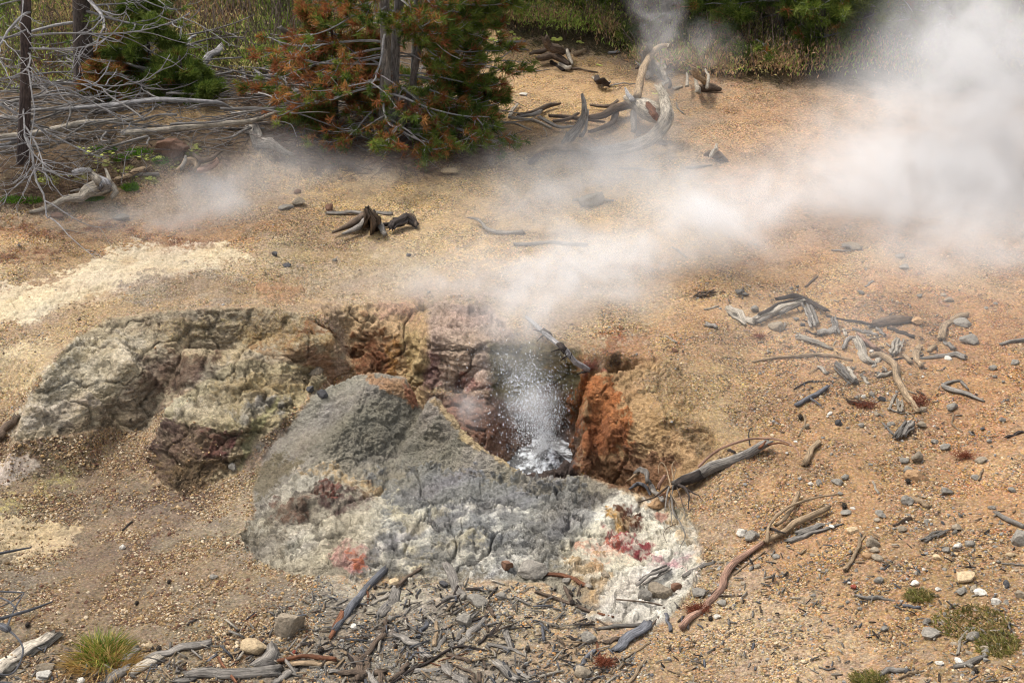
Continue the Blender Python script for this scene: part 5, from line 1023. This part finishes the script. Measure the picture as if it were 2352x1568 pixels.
for cr, x, y, s, lb in [('F',805,1312,44,"dark pine cone beside the thin tan twig on the slope"),('I',1540,200,46,"black pine cone right of the tan stone pair"),('I',1105,370,50,"dark pine cone lying under the end of the arched branch tip"),('I',2005,1490,48,"dark pine cone near the bottom right corner"),('H',575,1415,44,"dark pine cone under the long black twig"),('H',370,1325,40,"dark pine cone in the litter left of centre"),('G',2195,1355,52,"largest pine cone, above the smooth brown stick"),('G',1085,1345,50,"pine cone resting on the long grey brown plank"),('H',1275,1345,46,"dark pine cone right of the grey L shaped splinters"),('H',1580,1030,50,"dark pine cone under the long thin dark stick"),('G',935,1028,36,"dark brown cone alone on the gravel basin, lower one"),('G',1156,884,34,"dark brown cone alone on the gravel basin, upper one"),('F',1982,1415,30,"small black cone at the right among stones"),('I',190,1138,44,"black cone on the lower slope near the curved branch end"),('H',1250,1470,40,"dark cone near the bottom edge among grey splinters"),('H',230,922,36,"round dark cone against the blue grey log"),('G',190,1180,44,"dark cone beside the wide plank in the bottom left")]:
    cone(*cv(cr, x, y), s * CS(cr), lb)
# ------------------------------------------------------------------ stones
SC_ = dict(g=alb(140, 133, 122), t=alb(196, 172, 136), w=alb(214, 206, 192), d=alb(84, 82, 82), o=alb(178, 142, 104), b=alb(128, 96, 76), n=alb(150, 136, 116), r=alb(136, 66, 50))
TPL = {}
def stone(u, v, wpx, hpx, c, label=None, group=None, sub=2, name="stone", cat="stone", cuts=9, rough=.04, seed=None):
    p = hit(u, v + hpx * .3); r = wpx * .5 * pxm(p); r_ = np.random.default_rng(seed if seed is not None else int(rng.integers(1 << 30))); vv, ff = rock_shape(r_, sub, cuts, 1.0, rough)
    vv = vv - (vv.max(0) + vv.min(0)) / 2; e = (vv.max(0) - vv.min(0)) / 2; vv = vv / e * np.array([r, r * .85, 1.0 * hpx * .5 * pxm(p) * 1.0]) 
    mb = MB(); mb.add(vv, [ff], SC_[c] * r_.uniform(.85, 1.15)); o = mb.build(name, MS, smooth=False if rough < .05 else True); o.location = (p[0], p[1], p[2] + hpx * .22 * pxm(p)); tag(o, label, cat, group); return o
ST = [('G',1985,1150,200,215,'n',"large grey tan angular rock left of the dark blue log's foot",{}),('G',1740,1302,190,110,'t',"cream coloured rock below the large grey tan one",{}),('G',310,1442,120,76,'n',"brown grey stone at the foot of the grass tuft",{}),('G',1022,1308,62,40,'t',"small orange tan stone at the tip of the grey brown plank",{}),('G',300,1510,100,60,'w',"whitish stone in the bottom left corner",{}),('G',555,1545,56,44,'w',"rounded white stone at the bottom edge right of the tuft",{}),('G',2015,1355,42,28,'r',"small brick red stone near the forked wood chunk",{}),('G',1460,838,60,32,'g',"flat grey stone by itself on the brown gravel",{}),('G',838,632,44,36,'w',"single white stone on the reddish part of the gravel basin",{}),('G',1230,460,0,0,'n',"",{}) ,
 ('H',2075,960,100,110,'g',"rounded grey stone on the white slab's lower part",{}),('H',2180,925,170,110,'n',"tan rock beside the rounded grey stone on the white slab",{}),('H',2290,905,80,60,'b',"brown leaf like flake right of the tan rock",dict(cuts=6)),('H',1135,752,84,76,'b',"brown cube like stone at the foot of the grey slab",{}),('H',1310,785,210,100,'g',"flat grey slab of rock right of the brown stone",{}),('H',362,872,80,56,'t',"cream stone right of the blue grey log's top",{}),('H',930,1000,150,60,'g',"flat light grey slab right of the tilted board's foot",{}),('H',835,972,50,46,'g',"small grey block touching the tilted board's foot",{}),('H',840,1130,110,100,'g',"rounded mottled grey rock in the middle of the litter",{}),('H',1090,968,80,40,'g',"pale grey flat stone right of the light grey slab",{}),('H',1690,1250,110,80,'g',"grey green stone pair left of the wide blue plank",{}),('H',1665,1480,150,90,'n',"knobbly tan rock at the bottom near the red needles",dict(rough=.08)),('H',1385,1115,0,0,'g',"",{}),('H',700,890,70,50,'d',"dark grey stone left of the tilted board",{}),('H',85,1180,44,40,'w',"small white cube like stone left of the brown stick",{}),('H',345,1120,60,40,'g',"pale grey stone at the tip of the broad splinter",{}),('H',1435,655,60,50,'b',"",{}),
 ('H',1540,860,60,40,'g',"grey stone under the curved rust brown stick",{}),('H',1805,825,60,36,'n',"small tan layered stone on the white slab's left part",{}),('H',1850,690,50,22,'g',"",{}),('H',2150,335,120,60,'o',"orange brown stone under the tangled roots",{}),
 
 ('I',402,535,76,58,'w',"pale blocky stone left of the fork in the long branch",{}),('I',480,555,115,60,'g',"grey stone touching the pale blocky one",{}),('I',1160,518,84,36,'t',"flat cream stone right of the weathered slats",{}),('I',1300,597,100,76,'n',"tan cube like stone beside the forked tan twig",{}),('I',1310,655,66,36,'n',"small stone directly under the tan cube like one",{}),('I',1260,690,70,56,'o',"orange stone below the tan cube like one",{}),('I',1335,858,70,40,'g',"grey wedge stone in the middle of the lower slope",{}),('I',1170,905,46,28,'r',"small purple red stone on the lower slope",{}),('I',1585,880,60,34,'w',"pale flat stone above the mossy patch",{}),('I',1700,1225,140,64,'g',"largest flat grey stone beside the mossy patch",{}),('I',1668,1140,60,44,'g',"rounded grey stone above the largest flat one",{}),('I',1985,1240,90,90,'g',"grey stone on the mossy patch beside the pale bent twig",{}),('I',1930,838,130,60,'t',"long tan stone right above the mossy patch",{}),('I',1900,942,76,36,'g',"flat blue grey stone on the mossy patch's upper edge",{}),('I',2035,942,90,30,'w',"long pale flat stone right of the blue grey one",{}),('I',2300,575,110,110,'g',"big grey block at the right edge of the slope",{}),('I',2140,1002,80,44,'w',"pale grey stone right of the mossy patch",{}),('I',2310,960,80,56,'n',"tan stone at the right edge beside the moss",{}),('I',1345,398,60,28,'g',"left one of two flat pale flakes on the slope",{}),('I',1362,420,56,26,'g',"right one of two flat pale flakes on the slope",{}),
 ('I',1115,400,84,20,'g',"thin grey flake beneath the dark cone",{}),('I',1058,190,86,46,'g',"dark grey flat stone above the arched branch tip",{}),('I',1110,155,56,28,'g',"small grey stone behind the dark grey flat one",{}),('I',1075,270,38,26,'g',"small grey stone at the tip of the arched twig",{}),('I',1532,315,86,70,'g',"pointed grey stone beside the short tan stick end",{}),('I',1805,250,84,56,'g',"rounded grey stone on the upper right slope",{}),('I',1580,142,130,70,'o',"orange tan stone under the upper grey stones",{}),('I',1545,108,76,44,'g',"grey stone on top of the orange tan one",{}),('I',1600,20,80,90,'n',"tall tan and grey stone at the shredded block's foot",{}),('I',1515,42,80,36,'g',"flat grey stone left of the tall tan and grey one",{}),('I',2040,40,96,40,'n',"dark topped brown stone near the upper right",{}),('I',1997,158,60,40,'g',"grey stone with a tiny twig leaning on it",{}),('I',2250,245,60,30,'g',"small flat grey stone near the right edge, upper part",{}),('I',1875,500,70,34,'n',"tan flake among grey pebbles on the right slope",{}),('I',1965,605,70,36,'g',"grey stone left of the big grey block",{}),('I',1755,1425,60,26,'w',"pale flat stone near the bottom right",{}),('I',720,630,30,24,'g',"small grey stone below the weathered slats",{}),('I',640,700,56,26,'g',"grey flake below the fork of the long branch",{}),('I',510,765,50,26,'n',"brown grey stone below the thin tan twig",{}),('I',320,745,44,34,'g',"light grey stone left of the long branch's bend",{}),('I',265,1015,70,34,'g',"dark grey stone just above the fallen needles",{}),('I',115,945,100,60,'g',"grey flaky stone left of the long branch",{}),('I',235,1108,50,34,'w',"white speckled stone on the lower slope by the cone",{}),('I',1500,512,70,34,'n',"tan flake below the small brown splinter",{}),('I',1800,655,60,30,'g',"light grey stone in the pebble streak",{}),
 ('F',640,672,112,66,'n',"round banded stone under the leaning slats",dict(rough=.06)),('F',1600,640,84,56,'o',"orange block at the end of the brown spindle log",{}),('F',1912,652,116,56,'g',"flaky grey stone under the tan bent root",{}),('F',1955,766,126,76,'g',"large pale grey block right of the tan bent root",{}),('F',1842,1228,90,52,'g',"round grey stone right of the S root's end",{}),('F',1628,1345,70,42,'n',"tan stone right of the largest shredded block",{}),('F',1065,1333,52,48,'d',"dark round stone alone below the dark grey stick",{}),('F',1218,1350,46,26,'g',"small grey stone right of the dark round one",{}),('F',1425,1345,60,28,'g',"flat grey stone left of the largest shredded block",{}),('F',1362,1170,56,44,'d',"dark grey stone left of the S root's lower half",{}),('F',1640,1245,50,50,'n',"brown stone touching the S root's end",{}),('F',1485,192,70,34,'g',"rounded grey stone in the thin steam at right",{}),('F',1510,268,76,28,'g',"dark flat stone in the thin steam at right",{}),('F',1150,130,140,36,'n',"long flat grey slab in the steam at upper right",{}),('F',1220,445,50,26,'g',"small grey stone above the wood litter",{}),('F',1620,468,46,22,'g',"grey stone near a dark one above the wood litter",{}),('F',1820,492,70,30,'n',"brown flat stone above the tan bent root",{}),('F',1290,852,36,24,'w',"small pale stone between the pale log and S root",{}),('F',820,668,36,22,'d',"small black stone below the furrowed block",{}),('F',780,626,34,20,'g',"small grey stone under the leaning slats' right end",{}),('F',2120,960,60,36,'g',"blue grey stone right of the knobbed root",{}),('F',2270,920,60,30,'g',"grey stone near the right edge of the slope",{}),('F',1725,1462,60,28,'g',"flat grey stone right of the shredded block's foot",{}),('F',1795,1500,76,44,'g',"largest grey stone below and right of the shredded block",{}),('F',2185,1312,50,28,'g',"grey stone above the dark flat stick at the right edge",{}),('F',2050,1378,34,18,'d',"dark flat pebble above the small black cone",{}),('F',850,1362,40,44,'n',"brown stone beside the cone's tan twig",{}),('F',490,555,60,50,'g',"grey upright stone behind the leaning slats",{}),
 ('A',1182,992,232,150,'b',"big brown crumbly rock on the moss below the fallen trunks",dict(rough=.10,cuts=4,sub=3,name="rock",cat="rock")),('A',2045,1378,90,56,'n',"dark brown stone in the left hand steam",{}),('A',1955,1415,110,30,'g',"flat pale grey stone in the left hand steam",{}),('A',2035,1305,50,36,'b',"small pointed brown stone above the steam veiled one",{}),('A',2250,1412,64,60,'b',"crumbly brown lump above the log behind the stump",dict(rough=.1)),('A',390,1465,100,28,'b',"flat brown clod below the pale trailing root",{}),('A',830,1480,110,30,'g',"faint grey stone in the low steam at left",{}),
 ('B',740,1165,120,50,'t',"pale tan lump at the edge of the dark needle litter",{}),('B',1710,1360,180,90,'g',"faint rounded grey boulder in the central steam",dict(rough=.07)),('B',1245,645,60,26,'w',"flat white stone on the sandy slope",{}),('B',1160,435,36,24,'w',"small white stone high on the sandy slope",{}),
 ('D',1878,186,42,40,'d',"single black stone on the pebbly ground above the outcrop",{}),('D',1960,262,60,22,'d',"black stones in a short row above the outcrop",{}),('D',2290,222,34,24,'g',"blue grey stone right of the black ones",{}),('D',2205,1135,80,56,'d',"dark angular stone on the gap between boulder and mound",{}),('D',2120,1105,56,56,'d',"dark grey lump at the boulder's right end",dict(rough=.08)),('D',2160,985,110,76,'n',"olive grey knob crowning the boulder's right end",dict(rough=.10,cuts=3)),
 ('E',460,190,36,20,'d',"dark stone on the gravel below the fluted stump",{}),('E',598,444,30,18,'g',"blue grey pebble on the vent's back rim",{}),('E',2280,840,46,36,'b',"brown stone on the slope right of the small dark hole",{}),('E',155,588,60,50,'o',"round orange tan stone on the vent's back wall",dict(rough=.06)),('G',650,410,50,70,'t',"",{}),('G',1590,90,60,64,'g',"small grey facet at the boulder's right foot",{}),
]
for cr, x, y, w, h, c, lb, kw in ST:
    if w and lb: u, v = cv(cr, x, y); stone(u, v, w * CS(cr), h * CS(cr), c, lb, **kw)
# the many small stones of the right slope: one thing each, nothing tells them apart
GS = "small flat stones strewn over the right hand slope"
base_st = []
for k in range(14):
    r_ = np.random.default_rng(100 + k); vv, ff = rock_shape(r_, 1, 7, .5, .0); mb = MB(); mb.add(vv, [ff], SC_['gggtnwdg'[k % 8]] * r_.uniform(.8, 1.2)); base_st.append(mb.build("stone", MS, smooth=False))
AR = [([(1900,620),(2340,640),(2340,1560),(1900,1560),(1800,1250),(1750,900)], 130), ([(2000,1080),(2340,1150),(2340,1540),(2150,1480)], 60), ([(1600,640),(1950,620),(1980,760),(1650,720)], 16), ([(1960,740),(2130,740),(2140,1000),(1960,960)], 26), ([(1690,1240),(1800,1230),(1760,1350),(1640,1330)], 14)]
spots = [s for a, n in AR for s in hits(n, a)]
for k, (u, v) in enumerate(spots):
    o = base_st[k] if k < 14 else base_st[int(rng.integers(14))].copy()
    if k >= 14: sc.collection.objects.link(o)
    p = hit(u, v); r = float(np.clip(rng.lognormal(-4.25, .42), .009, .035)) * (1.15 if v > 1000 else 1); o.location = (p[0], p[1], p[2] + r * .08); o.scale = (r, r * rng.uniform(.6, 1), r * rng.uniform(.8, 1.2)); o.rotation_euler = (rng.normal(0, .2), rng.normal(0, .2), rng.uniform(0, 6.28))
    tag(o, "small stone among those strewn over the right hand gravel slope", "stone", GS)
# gravel nobody could count
PT = []
for k in range(10):
    vv, ff = rock_shape(np.random.default_rng(900 + k), 0, 4, .62, 0); PT.append((vv, ff))
vis = np.where(n_in & (U > -80) & (U < W + 80) & (V > 500) & (V < H_ + 60))[0]
iu = U[vis]; iv = V[vis]; dd = D[vis]
dens = GRAV[vis] * (.35 + .65 * sstep(620, 1000, iv)) * (1 + 1.3 * (iu < 760) * (iv > 950)) * sstep(-.5, .4, nA[vis])
dens = np.where((iu > 600) & (iu < 1500) & (iv > 1320), dens * 1.5, dens); dens *= np.where(slope[vis] > .35, .3, 1) * (1 - .93 * np.clip(ROCK[vis] + LUMP[vis], 0, 1))
NPB = 52000; pick = rng.choice(vis, NPB, p=dens / dens.sum())
cen = PV[pick]; sz = np.clip(rng.lognormal(-5.25, .42, NPB), .0028, .017) * np.where((U[pick] < 700) & (V[pick] > 950), 1.15, 1.0)
tint = rng.random(NPB); leftb = (U[pick] < 720) & (V[pick] > 950); midb = (U[pick] > 600) & (U[pick] < 1500) & (V[pick] > 1320)
pal_l = np.array([alb(150, 118, 84), alb(186, 160, 124), alb(110, 78, 60), alb(206, 186, 156), alb(128, 104, 72), alb(170, 140, 96)]); pal_r = np.array([alb(190, 150, 108), alb(172, 134, 94), alb(150, 146, 140), alb(180, 150, 108), alb(214, 192, 158), alb(96, 80, 66)]); pal_m = np.array([alb(140, 138, 134), alb(96, 94, 94), alb(196, 186, 168), alb(150, 140, 124), alb(170, 150, 116), alb(200, 150, 96)])
ki = (tint * 6).astype(int); pc = np.where(leftb[:, None], pal_l[ki], np.where(midb[:, None], pal_m[ki], pal_r[ki])) * rng.uniform(.75, 1.2, (NPB, 1))
vs, fs, cs_, n0 = [], [], [], 0
for k in range(10):
    s_ = np.where(np.arange(NPB) % 10 == k)[0]; vv, ff = PT[k]; a = rng.uniform(0, 6.28, len(s_)); ca_, sa_ = np.cos(a), np.sin(a)
    x = vv[None, :, 0] * ca_[:, None] - vv[None, :, 1] * sa_[:, None]; y = vv[None, :, 0] * sa_[:, None] + vv[None, :, 1] * ca_[:, None]; z = np.tile(vv[:, 2], (len(s_), 1))
    q = np.stack([x, y, z + .15], 2) * sz[s_][:, None, None] + cen[s_][:, None, :]; vs.append(q.reshape(-1, 3)); fs.append((ff[None] + (np.arange(len(s_)) * len(vv))[:, None, None] + n0).reshape(-1, 3)); n0 += len(s_) * len(vv)
    cs_.append(np.repeat(np.concatenate([pc[s_], np.ones((len(s_), 1))], 1), len(vv), 0))
fs = np.concatenate(fs); me = make_mesh("gravel", np.concatenate(vs), fs, np.full(len(fs), 3), MS, {"col": ('FLOAT_COLOR', np.concatenate(cs_))}, False)
tag(link("gravel", me), "loose brown and grey gravel covering the ground", "gravel", kind="stuff")
# litter of tiny wood chips along the bottom
lb_ = MB()
for (u, v) in hits(1250, [(600,1400),(880,1330),(1330,1350),(1380,1450),(1480,1568),(330,1568),(420,1500)]) + hits(260, [(1600,640),(2150,700),(2200,980),(1900,960)]) + hits(420, [(1560,1300),(2340,1150),(2340,1568),(1500,1568)]) + hits(160, [(0,1500),(420,1480),(420,1568),(0,1568)]):
    p = hit(u, v); a = rng.uniform(0, 6.28); L = rng.uniform(.015, .06) * (1 if rng.random() < .72 or v < 1300 or u > 1500 else 2.2); d = np.array([math.cos(a), math.sin(a), rng.normal(0, .12)]) * L; r = rng.uniform(.002, .005) * (1 + L * 8)
    tube(lb_, [p + [0, 0, r], p + d * .5 + [0, 0, r * 1.3], p + d + [0, 0, r]], r, COLS[random.choice('gggppbtdu')] * rng.uniform(.7, 1.1), 4, rng.uniform(.3, .9), 0, .8, m=3)
tag(lb_.build("bark_litter", MW), "fine litter of bark and wood crumbs over the gravel", "litter", kind="stuff")
# ------------------------------------------------------------------ water and spray
WZ = -.67; c0 = np.array(at_h(1262, 1085, WZ)); mb = MB(); n = 40; rings = 10
vv = [[0, 0, 0]]; 
for k in range(1, rings + 1):
    for j in range(n): a = j / n * 6.283; vv.append([math.cos(a) * .62 * k / rings, math.sin(a) * .5 * k / rings, 0])
vv = np.array(vv, float); vv[:, 2] = .05 * vnoise(vv * 9 + 3) * np.exp(-(vv[:, 0] ** 2 + vv[:, 1] ** 2) / .05) + .10 * np.exp(-(vv[:, 0] ** 2 + vv[:, 1] ** 2) / .012)
tr = np.array([[0, 1 + j, 1 + (j + 1) % n] for j in range(n)]); qd = np.array([[1 + k * n + j, 1 + (k + 1) * n + j, 1 + (k + 1) * n + (j + 1) % n, 1 + k * n + (j + 1) % n] for k in range(rings - 1) for j in range(n)])
mb.add(vv, [tr, qd], (.5, .5, .5)); o = mb.build("water", MWT); o.location = c0 + np.array([0, .12, 0]); tag(o, "dark churning water foaming white at the bottom of the vent", "water", kind="structure")
vv0, ff0 = ICO[0]; vv1, ff1 = ICO[1]; sp = MB(); NS = 30000; V_, F__ = [], []; nn_ = 0
base = np.array(at_h(1255, 1080, WZ)) + [0, .12, 0]
for k in range(NS):
    h = rng.beta(.95, 2.3) * 1.12; s_ = .055 + .15 * h; x = rng.normal(-.01 - .13 * h, s_); y = rng.normal(.02, .05 + .07 * h)
    if rng.random() < .20: x = rng.normal(-.16, .20); h = rng.uniform(.05, .85)
    x -= .10 * h * h
    if x > .20 + rng.normal(0, .03): continue
    cl = float(vnoise(np.array([[x * 9, y * 9, h * 5 + 3]]))[0])
    if cl < rng.uniform(-.6, .6): continue
    p = base + [x, y, h]; r = float(np.clip(rng.lognormal(-6.85, .55), .0006, .0045)); q, f = (vv1, ff1) if r > .0035 else (vv0, ff0)
    dd_ = np.array([x * .8, 0, .6]) * r * rng.uniform(0, 1.6); V_.append(q * [r, r, r] + q[:, 2:3] * dd_ + p); F__.append(f + nn_); nn_ += len(q)
for u0, v0, n in [(1128, 985, 9), (1118, 1010, 14), (1090, 985, 5), (1150, 960, 6), (1440, 1060, 5), (1460, 1080, 5), (1110, 1030, 4)]:
    for _ in range(n):
        p = np.array(at_y(u0 + rng.normal(0, 5), v0 + rng.normal(0, 12), base[1] + .1)); r = rng.uniform(.0025, .006); V_.append(vv1 * [r, r, r * 1.4] + p); F__.append(ff1 + nn_); nn_ += len(vv1)
F__ = np.concatenate(F__); me = make_mesh("water_spray", np.concatenate(V_), F__, np.full(len(F__), 3), MSP)
tag(link("water_spray", me), "spray of white water drops spouting up from the vent", "water spray", kind="stuff")
# ------------------------------------------------------------------ steam
def steam(name, label, puffs, dens, nscale, seed, lo=.36, hi=.66):
    """one closed hull; density = sum of soft puffs broken up by turbulent noise.  puff = centre, radii(3), strength, roll"""
    pts = []; vv, _ = ICO[1]
    for c, r, s, a in puffs:
        ca_, sa_ = math.cos(a), math.sin(a); q = vv * np.array(r) * 1.06; q = np.stack([q[:, 0] * ca_ - q[:, 2] * sa_, q[:, 1], q[:, 0] * sa_ + q[:, 2] * ca_], 1); pts.append(q + np.array(c))
    import bmesh
    bm = bmesh.new(); [bm.verts.new(p) for p in np.concatenate(pts)]; bmesh.ops.convex_hull(bm, input=bm.verts)
    for v in [v for v in bm.verts if not v.link_faces]: bm.verts.remove(v)
    me = bpy.data.meshes.new(name); bm.to_mesh(me); bm.free()
    m = bpy.data.materials.new("steam"); m.use_nodes = True; t = m.node_tree; N, L = t.nodes, t.links
    for nd in list(N):
        if nd.type == 'BSDF_PRINCIPLED': N.remove(nd)
    out = [n_ for n_ in N if n_.type == 'OUTPUT_MATERIAL'][0]; pos = N.new("ShaderNodeNewGeometry").outputs["Position"]
    nz = N.new("ShaderNodeTexNoise"); nz.inputs["Scale"].default_value = nscale * .6; nz.inputs["Detail"].default_value = 2; L.new(pos, nz.inputs["Vector"])
    wr = N.new("ShaderNodeVectorMath"); wr.operation = 'MULTIPLY_ADD'; L.new(nz.outputs["Color"], wr.inputs[0]); wr.inputs[1].default_value = (.9, .9, .9); 
    sh = N.new("ShaderNodeVectorMath"); sh.operation = 'ADD'; L.new(pos, sh.inputs[0]); sh.inputs[1].default_value = (seed - .45, -.45, -.45); L.new(sh.outputs[0], wr.inputs[2])
    acc = None
    wp = N.new("ShaderNodeVectorMath"); wp.operation = 'MULTIPLY_ADD'; L.new(nz.outputs["Color"], wp.inputs[0]); wp.inputs[1].default_value = (.5, .5, .5); ad = N.new("ShaderNodeVectorMath"); ad.operation = 'ADD'; L.new(pos, ad.inputs[0]); ad.inputs[1].default_value = (-.25, -.25, -.25); L.new(ad.outputs[0], wp.inputs[2])
    for c, r, s, a in puffs:
        mp = N.new("ShaderNodeMapping"); mp.vector_type = 'TEXTURE'; mp.inputs["Location"].default_value = tuple(c); mp.inputs["Rotation"].default_value = (0, -a, 0); mp.inputs["Scale"].default_value = tuple(r); L.new(wp.outputs[0], mp.inputs["Vector"])
        g = N.new("ShaderNodeTexGradient"); g.gradient_type = 'QUADRATIC_SPHERE'; L.new(mp.outputs[0], g.inputs["Vector"])
        v = math_(t, 'MULTIPLY', g.outputs["Fac"], s * dens); acc = v if acc is None else math_(t, 'ADD', acc, v)
    n2 = noise_(t, wr.outputs[0], nscale * 1.6, 4, .55); fac = mrange(t, n2, lo, hi, 0.2, 1.5)
    pv = N.new("ShaderNodeVolumePrincipled"); pv.inputs["Color"].default_value = (.955, .945, .94, 1); pv.inputs["Anisotropy"].default_value = .0; L.new(math_(t, 'MULTIPLY', acc, fac), pv.inputs["Density"])
    L.new(pv.outputs[0], out.inputs["Volume"]); me.materials.append(m); o = link(name, me); tag(o, label, "steam", kind="stuff"); return o
def pf(u, v, y, rx, rz, s, a=0.0, ry=None): return (tuple(at_y(u, v, y)), (rx, ry or rx * .55, rz), s, a)
steam("steam", "great white steam plume billowing up at the right", [
    pf(2220, 340, 12.4, 2.0, 1.6, 1.0, .2, 1.3), pf(2330, 120, 12.8, 1.5, 1.7, .50, 0, 1.0), pf(2150, 110, 12.8, 1.0, 1.2, .36, 0, .9), pf(2100, 450, 11.8, 2.0, .75, .9, .1, 1.1), pf(1850, 430, 11.6, 1.9, .75, .42, .15, 1.0), pf(1650, 510, 10.8, .95, .62, 1.3, .2, .8), pf(2300, 580, 10.8, 1.7, .7, .6, 0, 1.0), pf(1500, 430, 12.0, 1.3, .6, .25, .1, .9)], 3.4, 1.7, 11.0, .36, .64)
steam("steam", "low steam streak drifting left over the ground behind the vent", [
    pf(1230, 650, 10.3, 1.7, .46, 1.0, .12, .8), pf(1420, 590, 10.6, 1.4, .40, 1.0, .2, .8), pf(1010, 640, 10.2, 1.1, .36, .5, .0, .8), pf(1290, 430, 12.2, 1.6, .52, .75, .1, .9), pf(1420, 350, 13.0, 1.3, .42, .85, .15, .9), pf(1250, 530, 11.3, 1.2, .55, .6, 0, .9), pf(1230, 720, 9.4, .7, .5, .9, 0, .6), pf(1400, 650, 10.0, .9, .4, .5, 0, .6), pf(800, 400, 12.6, 1.3, .3, .35, 0, .8)], 2.6, 2.4, 3.0, .36, .64)
steam("steam", "faint low steam patch on the left behind the outcrop", [
    pf(330, 510, 11.6, 1.3, .26, 1.0, .05, .7), pf(520, 475, 12.0, 1.0, .48, 1.0, -.5, .7), pf(620, 390, 12.6, .8, .42, .7, .2, .7)], 2.4, 2.4, 23.0, .32, .67)
steam("steam", "thin wisp of steam rising at the top centre", [
    pf(1505, 40, 15.2, .40, 1.0, 1.0, .15, .3), pf(1520, 170, 14.6, .45, .7, .8, 0, .3), pf(1620, 110, 15.0, .5, .5, .6, 0, .3), pf(1480, 260, 14, .5, .45, .7, 0, .4)], 2.4, 3.4, 41.0, .38, .64)
steam("steam", "thin veil of steam spread over the upper right gravel slope", [pf(2150, 600, 9.8, 1.9, .8, 1.0, .1, 1.6), pf(1900, 780, 9.0, 1.4, .7, .8, 0, 1.2)], .36, 1.2, 57.0, .3, .7)
steam("steam", "fine white mist inside the spouting spray of the vent", [pf(1245, 1040, 8.75, .20, .24, 1.0, 0, .14), pf(1225, 930, 8.75, .24, .34, .9, .2, .16), pf(1190, 820, 8.8, .34, .26, .22, 0, .18), pf(1080, 930, 8.75, .34, .18, .5, 0, .14)], 8.0, 4.0, 71.0, .25, .75)
